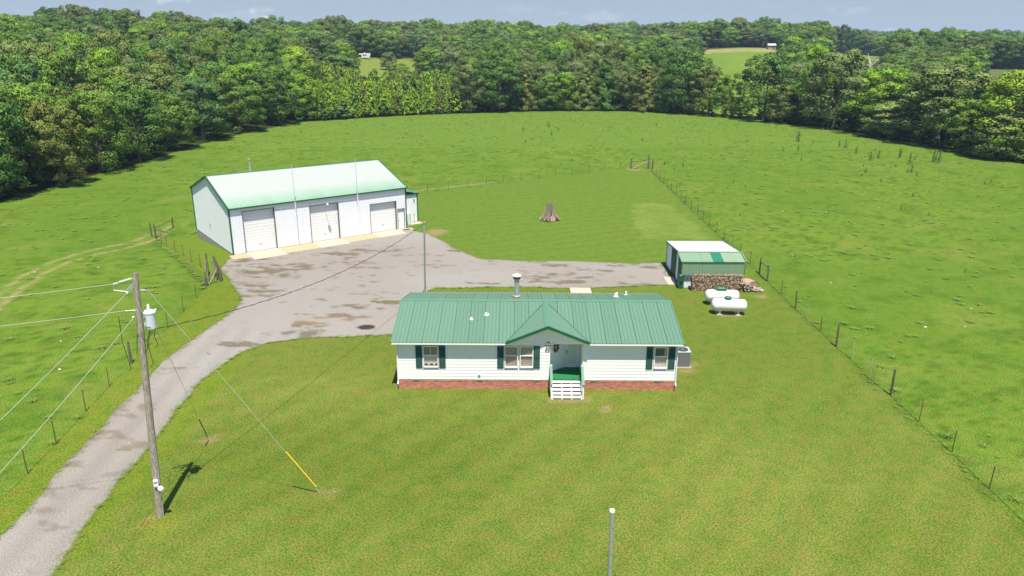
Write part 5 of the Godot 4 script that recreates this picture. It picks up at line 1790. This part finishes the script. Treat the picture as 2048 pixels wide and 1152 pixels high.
func crown_cedar(seed_: int) -> ArrayMesh:
	var g := RandomNumberGenerator.new()
	g.seed = seed_
	var b := MB.new()
	var h := 14.0
	var r := 5.0
	for i in 90:
		var t := lerpf(0.03, 0.96, pow((i + g.randf()) / 90.0, 1.1))
		var env := r * pow(1.0 - t, 0.62) * (0.82 + 0.18 * sin(t * 23.0)) * (0.75 + 0.25 * sstep(0.0, 0.12, t))
		var a := i * 2.4 + g.randf() * 0.9
		var tip := Vector3(cos(a) * env, t * h + 0.4, sin(a) * env) * Vector3(g.randf_range(0.8, 1.1), 1, g.randf_range(0.8, 1.1))
		var tint := g.randf_range(0.75, 1.22)
		for j in 90:
			var q := 0.35 + 0.65 * sqrt(g.randf())
			var p := Vector3(tip.x * q, tip.y - (1.0 - q) * 0.5, tip.z * q) + Vector3(g.randfn(), g.randfn() * 0.7, g.randfn()) * 0.42 * (1.1 - 0.6 * t)
			var d := Vector3(p.x, 1.2, p.z).normalized()
			var nn := (d + Vector3(g.randf() - 0.5, g.randf() - 0.5, g.randf() - 0.5) * 1.5).normalized()
			var v := tint * g.randf_range(0.8, 1.2)
			leaf(b, p, nn, g.randf_range(0.26, 0.55), (nn * 0.35 + d * 0.8).normalized(), Color(v, v, v) * 0.6, g, 0.45)
	return b.mesh()

func crown_sapling(seed_: int) -> ArrayMesh:
	var g := RandomNumberGenerator.new()
	g.seed = seed_
	var b := MB.new()
	var h := 14.0
	var r := 5.0
	for i in 46:
		var t := lerpf(0.06, 0.98, (i + g.randf()) / 46.0)
		var env := r * (1.0 - 0.8 * pow(t, 1.6)) * g.randf_range(0.6, 1.1)
		var a := i * 2.4 + g.randf()
		var tint := g.randf_range(0.7, 1.3)
		for j in 34:
			var q := sqrt(g.randf())
			var p := Vector3(cos(a) * env * q, t * h + q * 0.9, sin(a) * env * q) + Vector3(g.randfn() * 0.5, g.randfn() * 0.45, g.randfn() * 0.5)
			var d := Vector3(p.x * 0.5, 2.0, p.z * 0.5).normalized()
			var nn := (d + Vector3(g.randf() - 0.5, g.randf() - 0.5, g.randf() - 0.5) * 1.6).normalized()
			var v := tint * g.randf_range(0.8, 1.2)
			leaf(b, p, nn, g.randf_range(0.7, 1.3), (nn * 0.4 + d * 0.7).normalized(), Color(v * 1.03, v, v * 0.9) * 0.6, g, 0.7)
	return b.mesh()

func trunk_mesh(seed_: int, spread: float) -> ArrayMesh:
	var g := RandomNumberGenerator.new()
	g.seed = seed_
	var b := MB.new()
	var lean := Vector3(g.randf_range(-0.4, 0.4), 0, g.randf_range(-0.4, 0.4))
	b.tube([Vector3(0, -0.6, 0), Vector3(0, 2.5, 0) + lean * 0.3, Vector3(0, 7.0, 0) + lean, Vector3(0, 12.0, 0) + lean * 1.3], [0.34, 0.24, 0.15, 0.04], 7)
	for k in 6:
		var y := 3.2 + k * 1.25
		var a := k * 2.3 + g.randf()
		var l := spread * (1.0 - k * 0.08)
		var o := Vector3(0, y, 0) + lean * (y / 9.0)
		b.tube([o, o + Vector3(cos(a) * l * 0.5, 0.7, sin(a) * l * 0.5), o + Vector3(cos(a) * l, 1.9, sin(a) * l)], [0.11, 0.07, 0.02], 5)
	return b.mesh()

const TONES := {
	"mid": [0.066, 0.120, 0.022, "mid green"], "dark": [0.046, 0.092, 0.021, "dark green"], "blue": [0.048, 0.096, 0.032, "bluish green"], "olive": [0.076, 0.106, 0.028, "olive green"],
	"yellow": [0.106, 0.172, 0.020, "yellow-green"], "bright": [0.088, 0.160, 0.020, "bright green"], "grey": [0.076, 0.110, 0.038, "grey-green"], "bronze": [0.082, 0.104, 0.026, "bronze-green"], "pale": [0.105, 0.150, 0.048, "pale green"]}

func leaf_mat(tone: String) -> StandardMaterial3D:
	var k := "leaf_" + tone
	if not M.has(k):
		var t = TONES[tone]
		var m := mat(k, t[0] * 3.6, t[1] * 3.35, t[2] * 3.1, 0.7)
		m.metallic_specular = 0.12
		m.backlight_enabled = true
		m.backlight = Color(0.45, 0.5, 0.15)
		m.cull_mode = BaseMaterial3D.CULL_DISABLED
	return M[k]

func tree(called: String, kind: String, variant: int, at: Vector3, h: float, r: float, tone: String, label: String, group: String, turn: float, category := "tree") -> void:
	var t := thing(called, label, category, at, turn, group)
	t.scale = Vector3(r / 5.0, h / 14.0, r / 5.0)
	var c := MeshInstance3D.new()
	c.name = "crown"
	c.mesh = crowns[kind][variant % crowns[kind].size()]
	c.material_override = leaf_mat(tone)
	t.add_child(c)
	if trunks.has(kind):
		var k := MeshInstance3D.new()
		k.name = "trunk"
		k.mesh = trunks[kind][variant % trunks[kind].size()]
		k.material_override = M.bark
		t.add_child(k)

func woods() -> void:
	mat("bark", 0.15, 0.125, 0.10, 0.95)
	crowns["broad"] = []
	for s in 7:
		crowns["broad"].append(crown_broad(100 + s, 74, 145, 0.10 if s < 4 else 0.17, 0.37, 0.25 if s % 2 else 0.0))
	crowns["cedar"] = [crown_cedar(7), crown_cedar(8), crown_cedar(9)]
	crowns["sapling"] = [crown_sapling(17), crown_sapling(18), crown_sapling(19), crown_sapling(20)]
	crowns["bush"] = [crown_broad(61, 30, 60, 0.05, 0.95, 0.0), crown_broad(62, 30, 60, 0.05, 0.95, 0.0)]
	trunks["broad"] = [trunk_mesh(1, 2.4), trunk_mesh(2, 2.6), trunk_mesh(3, 2.2)]
	trunks["cedar"] = [trunk_mesh(4, 1.2)]
	trunks["sapling"] = [trunk_mesh(5, 2.0)]
	var g := RandomNumberGenerator.new()
	g.seed = 2024
	# the trees one can pick out along the pasture's edge: x, z, height, radius, kind, tone, label
	var heroes := [
		[-68.5, -100.1, 13.6, 4.4, "broad", "dark", "dark green tree at far left of wood, trunk showing"], [-64.6, -108.6, 11.0, 3.6, "broad", "bronze", "bronze-green rounded tree in front of the left wood"],
		[-65.5, -120.9, 11.5, 4.6, "broad", "mid", "mid green tree right of the bronze-green tree"], [-64.5, -131.6, 11.0, 4.6, "broad", "dark", "dark spreading tree in left wood's front row behind gate frame"],
		[-64.0, -143.7, 9.5, 4.4, "broad", "mid", "lower leafy tree in left wood's front row"], [-63.4, -157.5, 11.5, 5.2, "broad", "blue", "bluish green tree in left wood front, above the shop's flue"],
		[-61.0, -172.6, 11.5, 5.2, "broad", "mid", "mid green tree in left wood's front above the shop roof"], [-58.0, -186.8, 12.2, 5.4, "broad", "dark", "dark green tree toward the left wood's far end"],
		[-54.0, -199.4, 10.5, 4.6, "broad", "bright", "bright green tree at the left wood's far corner"], [-62.0, -226.0, 17.0, 5.6, "broad", "yellow", "rounded yellow-green tree above the left wood's far corner"],
		[-12.2, -224.5, 13.2, 4.6, "broad", "grey", "dark grey-green tree right of sapling thicket"], [-3.7, -228.0, 15.1, 6.7, "broad", "dark", "large dark green tree at the middle of far pasture edge"],
		[3.6, -229.5, 13.1, 4.1, "cedar", "bronze", "olive conical cedar right of large dark tree"], [10.3, -231.3, 10.2, 4.4, "broad", "mid", "low green tree between two cedars on far edge"],
		[15.7, -231.6, 10.9, 4.2, "broad", "bright", "low bright tree left of the cedar pair"], [21.4, -231.8, 11.9, 4.6, "cedar", "olive", "olive cedar, left of the tallest cedar on far edge"],
		[27.3, -232.1, 14.7, 4.9, "cedar", "dark", "tallest dark cedar on the far pasture edge"], [32.2, -232.3, 14.2, 4.2, "broad", "grey", "narrow grey-green tree between two cedars"],
		[39.0, -229.4, 13.5, 4.9, "cedar", "bronze", "broad bronze-green cedar standing out of far edge"], [44.3, -226.5, 8.5, 3.6, "broad", "blue", "small bluish tree right of the bronze cedar"],
		[49.5, -224.6, 17.2, 6.6, "broad", "dark", "tall dark tree left of the hill field gap"], [54.9, -218.0, 13.2, 5.0, "broad", "olive", "olive tree below the hill field gap's left side"],
		[58.6, -214.0, 11.0, 3.8, "broad", "bright", "low bright tree below the hill field gap"], [66.4, -205.1, 16.9, 7.2, "broad", "dark", "broad dark oak right of the hill field gap"],
		[69.0, -198.2, 9.5, 4.3, "broad", "olive", "low olive tree in front of the broad dark oak"], [74.2, -193.4, 19.3, 4.4, "broad", "bright", "tallest slender bright green tree on right edge"],
		[77.5, -187.0, 18.2, 6.7, "broad", "grey", "large grey-olive tree right of slender bright tree"], [82.0, -174.4, 14.3, 6.5, "broad", "bright", "spreading bright green tree in the right wood's front row"],
		[82.6, -167.6, 8.0, 6.0, "broad", "pale", "low pale leafy tree overhanging the right pasture edge"], [86.4, -156.6, 15.7, 7.8, "broad", "grey", "largest dull grey-green tree on the right edge"],
		[86.7, -148.0, 9.8, 4.4, "broad", "mid", "low mid green tree beside largest grey-green tree"], [91.4, -139.5, 16.0, 7.0, "broad", "yellow", "large yellow-green tree at the far right frame edge"],
		[88.9, -138.6, 8.4, 5.4, "broad", "pale", "low pale tree in front of the large yellow-green tree"]]
	var taken := []
	for q in heroes:
		var hk: float = q[2]
		if q[0] < -50.0 and q[1] > -210.0: hk *= 1.08
		tree("cedar_tree" if q[4] == "cedar" else "broadleaf_tree", q[4], g.randi(), Vector3(q[0], land(q[0], q[1]), q[1]), hk, q[3] * (1.25 if q[4] == "cedar" else 1.06), q[5], q[6], "trees along the pasture edge", g.randf() * TAU)
		taken.append(Vector2(q[0], q[1]))
	for q in [[-66.0, -330.0, 11.0, 2.2, "mid", "slender green tree standing before the camper clearing's left side"], [-58.5, -372.0, 8.0, 4.0, "grey", "small grey-green tree in the middle of the camper clearing"], [-49.5, -345.0, 5.5, 4.6, "bright", "low round bright tree at the foot of the camper clearing"]]:
		tree("broadleaf_tree", "broad", g.randi(), Vector3(q[0], land(q[0], q[1]), q[1]), q[2], q[3], q[4], q[5], "", g.randf() * TAU)
	# everything behind
	var fill := []
	var names := ["mid", "mid", "dark", "dark", "blue", "olive", "grey", "bright", "mid", "dark", "olive", "mid", "bright", "mid", "olive", "grey"]
	var edge_pts := []
	for p in pasture:
		edge_pts.append(p)
	var ringsp := [[0.0, 285.0, 6.3], [285.0, 660.0, 9.2], [660.0, 1150.0, 15.0], [1150.0, 2700.0, 34.0]]
	for ring in ringsp:
		var sp: float = ring[2]
		var ix := int(ring[1] * 0.86 / sp) + 2
		for iz in int(ring[1] / sp) + 1:
			for i in range(-ix, ix):
				var x := (i + g.randf_range(-0.42, 0.42)) * sp
				var z := -(iz + g.randf_range(-0.42, 0.42)) * sp
				var jitter := g.randf()
				var r := sqrt(x * x + z * z)
				if r < ring[0] or r >= ring[1] or z > -70.0: continue
				if absf(x / z) > (0.95 if r < 220.0 else 0.80): continue
				if x < -150.0 and r < 220.0: continue
				if z > -240.0 and inpoly(x, z, pasture): continue
				if is_open(x, z, 3.0) >= 0: continue
				var s := x / -z
				if s > -0.262 and s < -0.062 and r > 205.0 and r < 292.0: continue    # sapling thicket
				var ok := true
				var de := 99.0
				if r < 300.0:
					de = segdist(x, z, edge_pts.slice(1, 24))
					if de < 4.0: ok = false
					for t in taken:
						if t.distance_squared_to(Vector2(x, z)) < 20.0: ok = false; break
				if not ok: continue
				var h := lerpf(13.5, 19.0, jitter)
				if de < 16.0: h = lerpf(10.5, 14.5, jitter)
				if de >= 16.0: h *= (0.72 if s > -0.40 else 0.76) + 0.28 * g.randf() + 0.35 * hills.get_noise_2d(x * 6.0, z * 6.0)
				if s > 0.21 and s < 0.35 and r < 520.0: h *= 0.8
				if s > 0.33 and r > 190.0 and r < 420.0: h *= 0.88
				if (s > 0.385 and s < 0.48 and r > 235.0 and r < 400.0) or (s > 0.585 and s < 0.665 and r > 215.0 and r < 300.0): h *= 0.6
				fill.append([x, z, h, lerpf(3.9, 5.7, g.randf()) * (1.0 if r < 285.0 else 1.42 if r < 660.0 else 1.7), names[g.randi() % names.size()], g.randi() % 7, h / r, r])
	fill.sort_custom(func(a, b): return a[6] > b[6])
	var mm_list := {}
	var n_single := 266
	for i in fill.size():
		var q = fill[i]
		var at := Vector3(q[0], land(q[0], q[1]) - 0.2, q[1])
		if i < n_single:
			var s: float = q[0] / -q[1]
			var zones := [[-0.62, "at the wood's far left edge"], [-0.50, "in the wood left of gate frame"], [-0.42, "in left wood above gate frame"], [-0.34, "in left wood over shop's left gable"], [-0.26, "in left wood over the shop roof"], [-0.12, "behind the young thicket"], [0.0, "behind the far grey-green tree"], [0.10, "behind the tallest cedar"], [0.20, "behind the bronze cedar"], [0.30, "round the hill field gap"], [0.40, "right of the hill field gap"], [0.50, "in the right wood above the weeds"], [9.0, "in the right wood by the frame edge"]]
			var where := ""
			for zn in zones:
				if s < zn[0]:
					where = zn[1]; break
			var size := "tall" if q[2] > 15.5 else "low" if q[2] < 12.5 else "middling"
			var depth := "near its front" if q[7] < 150.0 else "in middle rows" if q[7] < 210.0 else "toward back"
			tree("broadleaf_tree", "broad", q[5], at, q[2], q[3], q[4], "%s %s tree %s, %s" % [size, TONES[q[4]][3].replace(" green", " green"), where, depth], "woodland trees round the pasture", g.randf() * TAU)
		else:
			var tn = TONES[q[4]]
			var v := g.randf_range(0.85, 1.2)
			if not mm_list.has(q[5]): mm_list[q[5]] = []
			mm_list[q[5]].append([Transform3D(Basis(Vector3.UP, g.randf() * TAU).scaled(Vector3(q[3] / 5.0, q[2] / 14.0, q[3] / 5.0)), at), Color(tn[0] * v, tn[1] * v, tn[2] * v)])
	stuff_trees("distant_woodland", "broad", mm_list, "wooded hills of mixed green trees out to the skyline")
	# young trees in a dense thicket
	var sap := []
	for iz in 60:
		for ix in 40:
			var x := -72.0 + (ix + g.randf_range(-0.4, 0.4)) * 1.75
			var z := -198.0 - (iz + g.randf_range(-0.4, 0.4)) * 1.6
			var s := x / -z
			var r := sqrt(x * x + z * z)
			if s < -0.258 or s > -0.066 or r > 290.0 or inpoly(x, z, pasture): continue
			if segdist(x, z, edge_pts.slice(1, 24)) < 1.6: continue
			sap.append([x, z, g.randf_range(3.6, 7.2) * (1.0 + 0.9 * hills.get_noise_2d(x * 40.0, z * 40.0)), g.randf_range(0.7, 1.8), r])
	sap.sort_custom(func(a, b): return a[4] < b[4])
	var smm := {}
	for i in sap.size():
		var q = sap[i]
		var at := Vector3(q[0], land(q[0], q[1]) - 0.1, q[1])
		var tone: String = ["yellow", "bright", "bright", "mid", "mid", "dark", "yellow", "olive"][g.randi() % 8]
		if i < 200:
			tree("young_tree", "sapling", i, at, q[2], q[3] * 1.25, tone, "slender %s young tree in %s row of the thicket, %s" % [TONES[tone][3], "front" if q[4] < 222.0 else "second" if q[4] < 228.0 else "rear", "leftmost part" if q[0] / -q[1] < -0.2 else "rightmost part" if q[0] / -q[1] > -0.12 else "middle part"], "young trees of the thicket", g.randf() * TAU)
		else:
			var tn = TONES[tone]
			var v := g.randf_range(0.9, 1.25)
			if not smm.has(i % 4): smm[i % 4] = []
			smm[i % 4].append([Transform3D(Basis(Vector3.UP, g.randf() * TAU).scaled(Vector3(q[3] / 4.0, q[2] / 14.0, q[3] / 4.0)), at), Color(tn[0] * v, tn[1] * v, tn[2] * v)])
	stuff_trees("sapling_thicket", "sapling", smm, "dense yellow-green thicket of young trees behind the far pasture")
	# undergrowth along the edge
	for i in range(1, 23):
		var a := pasture[i]
		var e := pasture[i + 1]
		var n := int(a.distance_to(e) / (2.6 if a.x > -56.0 else 6.5))
		for k in n:
			var p := a.lerp(e, (k + g.randf()) / n)
			var out := (e - a).normalized().orthogonal()
			if inpoly(p.x + out.x * 2.0, p.y + out.y * 2.0, pasture): out = -out
			p += out * g.randf_range(1.0, 3.4)
			var tone: String = ["dark", "mid", "dark", "blue", "olive", "mid", "bright"][g.randi() % 7]
			var hh := g.randf_range(1.6, 3.6)
			var side := "left" if p.x < -50.0 else "right" if p.x > 62.0 else "far"
			var where_b := ("left of the gate frame" if p.y > -128.0 else "above the shop" if p.y > -165.0 else "near the thicket") if side == "left" else ("by the frame edge" if p.y > -150.0 else "beyond the tall weeds" if p.y > -178.0 else "right of hill field") if side == "right" else "below the thicket" if p.x < -14.0 else "below the large dark tree" if p.x < 8.0 else "below the cedars" if p.x < 42.0 else "below the hill field"
			tree("bush", "bush", i + k, Vector3(p.x, land(p.x, p.y) - 0.1, p.y), hh, hh * g.randf_range(0.5, 0.75), tone, "%s %s bush on the %s pasture edge, %s" % ["taller" if hh > 2.7 else "low", TONES[tone][3], side, where_b], "bushes along the pasture edge", g.randf() * TAU, "bush")

func stuff_trees(called: String, kind: String, lists: Dictionary, label: String) -> void:
	var W := Node3D.new()
	W.name = called
	add_child(W)
	tag(W, label, "trees", "", "stuff")
	var m := mat("leaf_tinted_" + called, 3.2, 2.95, 3.2, 0.7)
	m.metallic_specular = 0.12
	m.backlight_enabled = true
	m.backlight = Color(0.45, 0.5, 0.15)
	m.cull_mode = BaseMaterial3D.CULL_DISABLED
	for k in lists:
		var mm := MultiMesh.new()
		mm.transform_format = MultiMesh.TRANSFORM_3D
		mm.use_colors = true
		mm.mesh = crowns[kind][k % crowns[kind].size()]
		mm.instance_count = lists[k].size()
		for i in lists[k].size():
			mm.set_instance_transform(i, lists[k][i][0])
			mm.set_instance_color(i, lists[k][i][1])
		var o := MultiMeshInstance3D.new()
		o.name = "crown"
		o.multimesh = mm
		o.material_override = m
		o.set_meta("kind", "stuff")
		W.add_child(o, true)

# ------------------------------------------------------------------ far-off things
func far_things() -> void:
	var y := func(x: float, z: float) -> float: return land(x, z)
	# camper
	var C := thing("camper_trailer", "white camper trailer parked in the clearing before the woods", "camper", Vector3(-78.1, y.call(-78.1, -422.0), -422.0), 0.12)
	var b := MB.new()
	b.span(Vector3(-2.3, 0.75, -1.2), Vector3(2.0, 3.0, 1.2)); b.box(Vector3(2.15, 2.2, 0), Vector3(0.5, 1.5, 2.3), Basis(Vector3.BACK, -0.25)); b.span(Vector3(-1.0, 3.0, -0.4), Vector3(-0.2, 3.25, 0.4)); b.span(Vector3(-3.6, 2.2, -1.15), Vector3(-2.3, 2.9, 1.15))
	obj("body", b, M.tank_white, C)
	for u in [-1.6, -0.5]:
		b = MB.new()
		b.span(Vector3(u, 1.7, 1.2), Vector3(u + 0.8, 2.35, 1.23))
		obj("window", b, M.dark_metal, C)
	for u in [-0.9, 0.1]:
		b = MB.new()
		b.lathe(Vector3(u, 0.38, 1.0), Vector3.BACK, [[0.0, -0.1], [0.38, -0.1], [0.38, 0.1], [0.0, 0.12]], 14)
		obj("wheel", b, M.dark_metal, C)
	b = MB.new()
	b.bar(Vector3(2.2, 0.6, 0), Vector3(3.2, 0.5, 0), 0.1, 0.1); b.span(Vector3(-2.3, 0.55, -1.1), Vector3(2.1, 0.75, 1.1))
	obj("chassis", b, M.dark_metal, C)
	cabin("farm_house", "low house with brown roof half hidden beside the camper", "house", Vector3(-92.0, 0, -436.0), Vector3(10, 2.8, 6), 1.7, Color(0.45, 0.40, 0.36), Color(0.25, 0.17, 0.14))
	cabin("field_barn", "small grey barn with tin roof at the top of hill field", "barn", Vector3(153.5, 0, -474.0), Vector3(4.4, 2.3, 3.4), 1.0, Color(0.30, 0.27, 0.24), Color(0.40, 0.39, 0.38))
	cabin("far_shed", "white roofed shed far off beside the small hill field", "shed", Vector3(232.0, 0, -596.0), Vector3(6, 2.4, 4), 1.4, Color(0.6, 0.6, 0.6), Color(0.8, 0.8, 0.8))
	# dead trees
	var rg := RandomNumberGenerator.new()
	rg.seed = 5
	for q in [[106.0, -236.0, 14.5, "dead white snag standing in the right wood"], [101.5, -233.0, 12.5, "leaning dead white trunk in right wood"], [128.0, -340.0, 15.0, "bare grey dead tree below the field barn"]]:
		var D := thing("dead_tree", q[3], "dead tree", Vector3(q[0], y.call(q[0], q[1]), q[1]), 0.0, "dead trees in the right wood")
		b = MB.new()
		var h: float = q[2]
		b.tube([Vector3(0, 0, 0), Vector3(0.3, h * 0.5, 0), Vector3(0.9, h, 0)], [0.4, 0.28, 0.1], 8)
		obj("trunk", b, mat("dead_wood", 0.50, 0.45, 0.40, 0.9), D)
		for k in 9:
			var a := rg.randf() * TAU
			var yy := h * rg.randf_range(0.5, 0.92)
			var o := Vector3(0.6 * yy / h, yy, 0)
			var l := rg.randf_range(1.5, 3.4)
			b = MB.new()
			b.tube([o, o + Vector3(cos(a) * l * 0.5, l * 0.45, sin(a) * l * 0.5), o + Vector3(cos(a) * l, l * 1.0, sin(a) * l)], [0.13, 0.08, 0.03], 5)
			obj("limb", b, M.dead_wood, D)
	var U := thing("utility_pole", "distant pale utility pole at the left edge of camper clearing", "utility pole", Vector3(-86.5, y.call(-86.5, -392.0), -392.0))
	b = MB.new()
	b.tube([Vector3(0, -0.5, 0), Vector3(0, 12.5, 0)], [0.26, 0.2], 8, Color(3.2, 3.3, 3.4))
	obj("pole", b, M.old_wood, U)
	b = MB.new()
	b.bar(Vector3(-1.0, 11.6, 0), Vector3(1.0, 11.6, 0), 0.14, 0.14, Color(2.5, 2.5, 2.5))
	obj("crossarm", b, M.old_wood, U)

func cabin(called: String, label: String, category: String, at: Vector3, s: Vector3, rise: float, wallc: Color, roofc: Color) -> void:
	at.y = land(at.x, at.z)
	var C := thing(called, label, category, at)
	var b := MB.new()
	b.span(Vector3(-s.x * 0.5, -0.8, -s.z * 0.5), Vector3(s.x * 0.5, s.y, s.z * 0.5), wallc)
	for e in [-1.0, 1.0]:
		b.tri(Vector3(e * s.x * 0.5, s.y, -s.z * 0.5), Vector3(e * s.x * 0.5, s.y, s.z * 0.5), Vector3(e * s.x * 0.5, s.y + rise, 0), Vector3(e, 0, 0), wallc)
	obj("wall", b, M.plain, C)
	b = MB.new()
	for e in [-1.0, 1.0]:
		b.bar(Vector3(0, s.y + rise, 0), Vector3(0, s.y - 0.15, e * (s.z * 0.5 + 0.4)), s.x + 0.6, 0.12, roofc)
	obj("roof", b, M.plain, C)
	b = MB.new()
	b.span(Vector3(s.x * 0.1, 0.0, s.z * 0.5), Vector3(s.x * 0.1 + 1.0, 2.0, s.z * 0.5 + 0.04), Color(0.12, 0.1, 0.09))
	obj("door", b, M.plain, C)

# ------------------------------------------------------------------ pasture plants and stones
func pasture_plants() -> void:
	var g := RandomNumberGenerator.new()
	g.seed = 88
	# tall weeds
	var weed_mat := mat("weed", 0.065, 0.115, 0.025, 0.8)
	var proto: Node3D = null
	var spots_w := [[59.8, -160.9, 2.2], [65.5, -153.7, 1.3], [65.9, -151.7, 1.7], [64.3, -143.1, 1.4], [63.6, -135.4, 1.6], [66.2, -138.0, 1.5], [70.6, -139.2, 1.7], [68.6, -131.6, 1.8], [72.1, -136.6, 0.9], [74.1, -134.1, 2.0], [74.3, -132.7, 2.1], [64.4, -122.4, 1.4], [56.7, -121.8, 0.9], [51.0, -134.6, 0.8], [51.9, -146.8, 0.9], [55.4, -148.5, 1.0], [59.4, -128.7, 0.6], [8.7, -186.3, 1.5], [2.4, -178.3, 1.1], [10.6, -179.3, 0.8], [8.6, -169.5, 1.1], [2.7, -157.8, 0.7], [8.6, -162.1, 0.6], [27.1, -160.5, 0.9], [35.2, -189.1, 0.9]]
	for k in 34:
		spots_w.append([g.randf_range(24.0, 84.0), g.randf_range(-165.0, -62.0), g.randf_range(0.35, 0.75)])
	for i in spots_w.size():
		if not inpoly(spots_w[i][0], spots_w[i][1], pasture): continue
		var q = spots_w[i]
		var side := "right" if q[0] > 45.0 else "far"
		var size := "tallest" if q[2] > 1.9 else "tall" if q[2] > 1.25 else "low"
		var lab := "%s dark upright weed growing in the %s pasture" % [size, side]
		if proto == null:
			proto = thing("tall_weed", lab, "weed", Vector3.ZERO, 0.0, "upright weeds in the pasture")
			var b := MB.new()
			for k in 7:
				var a := k * 0.9
				var o := Vector3(cos(a), 0, sin(a)) * 0.1 * (k % 3)
				b.tube([o, o * 1.8 + Vector3(0, 0.5, 0), o * 2.4 + Vector3(0, g.randf_range(0.75, 1.0), 0)], [0.022, 0.018, 0.008], 5)
			obj("stem", b, weed_mat, proto)
			b = MB.new()
			for k in 90:
				var a := g.randf() * TAU
				var yy := g.randf_range(0.15, 1.0)
				var p := Vector3(cos(a) * 0.15 * (1.2 - yy), yy, sin(a) * 0.15 * (1.2 - yy))
				leaf(b, p, Vector3(cos(a), 0.6, sin(a)).normalized(), g.randf_range(0.09, 0.2), Vector3(cos(a), 0.8, sin(a)).normalized(), Color(1, 1, 1) * g.randf_range(0.7, 1.4), g, 0.4)
			obj("leaf", b, weed_mat, proto)
			proto.position = Vector3(q[0], 0, q[1]); proto.scale = Vector3.ONE * q[2]
		else:
			var o: Node3D = proto.duplicate()
			o.name = "tall_weed"
			add_child(o, true)
			o.set_meta("label", lab)
			o.position = Vector3(q[0], 0, q[1]); o.scale = Vector3(q[2] * 0.85, q[2], q[2] * 0.85); o.rotation.y = g.randf() * TAU
	# tufts: nobody could count them
	var b := MB.new()
	for k in 54:
		var a := g.randf() * TAU
		var r := sqrt(g.randf()) * 0.34
		var p := Vector3(cos(a) * r, 0, sin(a) * r)
		var l := g.randf_range(0.12, 0.26)
		var tip := p + Vector3(cos(a) * l * 0.6, l, sin(a) * l * 0.6)
		var w := Vector3(-sin(a), 0, cos(a)) * 0.025
		b.tri(p - w, p + w, tip, Vector3(cos(a) * 0.4, 1, sin(a) * 0.4).normalized(), Color(1, 1, 1) * g.randf_range(0.6, 1.0))
	var tuft := b.mesh()
	var fn := FastNoiseLite.new()
	fn.seed = 14; fn.frequency = 0.09; fn.fractal_octaves = 3
	var list := []
	while list.size() < 3600:
		var u := pow(g.randf(), 0.8)
		var z := lerpf(-18.0, -228.0, u)
		var x := g.randf_range(-80.0, 100.0)
		if not inpoly(x, z, pasture) or inpoly(x, z, lawn): continue
		if fn.get_noise_2d(x, z * 1.6) < -0.25 + g.randf() * 0.9: continue
		list.append([Vector3(x, land(x, z), z), g.randf_range(0.3, 0.9)])
	for i in 260:   # unmown line under the right fence
		list.append([Vector3(22.75 + g.randfn() * 0.16, 0, g.randf_range(-126.0, -15.0)), g.randf_range(0.2, 0.45)])
	for i in 260:
		var t := g.randf()
		var p := Vector2(-26.4, -62.4).lerp(Vector2(-39.4, -81.5), t) + Vector2(g.randfn(), g.randfn()) * 0.12
		list.append([Vector3(p.x, land(p.x, p.y), p.y), g.randf_range(0.25, 0.6)])
	for i in drive.size():   # grass leaning in over the gravel's edge
		var a := drive[i]
		var e := drive[(i + 1) % drive.size()]
		for k in 3:
			var p := a.lerp(e, g.randf()) + Vector2(g.randfn(), g.randfn()) * 0.10
			if p.y < -14.0 and not (p.y < -70.0 and p.x < -9.0): list.append([Vector3(p.x, 0.0, p.y), g.randf_range(0.15, 0.42)])
	var mm := MultiMesh.new()
	mm.transform_format = MultiMesh.TRANSFORM_3D
	mm.use_colors = true
	mm.mesh = tuft
	mm.instance_count = list.size()
	for i in list.size():
		var s: float = list[i][1]
		mm.set_instance_transform(i, Transform3D(Basis(Vector3.UP, g.randf() * TAU).scaled(Vector3(s * 1.3, s * 0.6, s * 1.3)), list[i][0]))
		var k := g.randf()
		mm.set_instance_color(i, Color(0.105, 0.180, 0.020).lerp(Color(0.145, 0.220, 0.028), k))
	var o := MultiMeshInstance3D.new()
	o.name = "grass_tufts"
	o.multimesh = mm
	o.material_override = mat("tuft", 1.2, 1.2, 1.2, 0.8)
	add_child(o)
	tag(o, "coarse darker grass tufts scattered over the pastures", "grass", "", "stuff")
	# pale stones and droppings
	b = MB.new()
	b.lathe(Vector3.ZERO, Vector3.UP, [[0.5, -0.1], [0.52, 0.12], [0.34, 0.3], [0.0, 0.36]], 7)
	var mm2 := MultiMesh.new()
	mm2.transform_format = MultiMesh.TRANSFORM_3D
	mm2.mesh = b.mesh()
	var st := []
	while st.size() < 90:
		var x := g.randf_range(-60.0, 85.0)
		var z := g.randf_range(-20.0, -170.0)
		if inpoly(x, z, pasture) and not inpoly(x, z, lawn): st.append(Vector3(x, land(x, z), z))
	mm2.instance_count = st.size()
	for i in st.size():
		mm2.set_instance_transform(i, Transform3D(Basis(Vector3.UP, g.randf() * TAU).scaled(Vector3(g.randf_range(0.08, 0.22), 0.1, g.randf_range(0.08, 0.18))), st[i]))
	var s2 := MultiMeshInstance3D.new()
	s2.name = "pale_stones"
	s2.multimesh = mm2
	s2.material_override = M.stone
	add_child(s2)
	tag(s2, "small pale stones dotted about the pastures", "stones", "", "stuff")
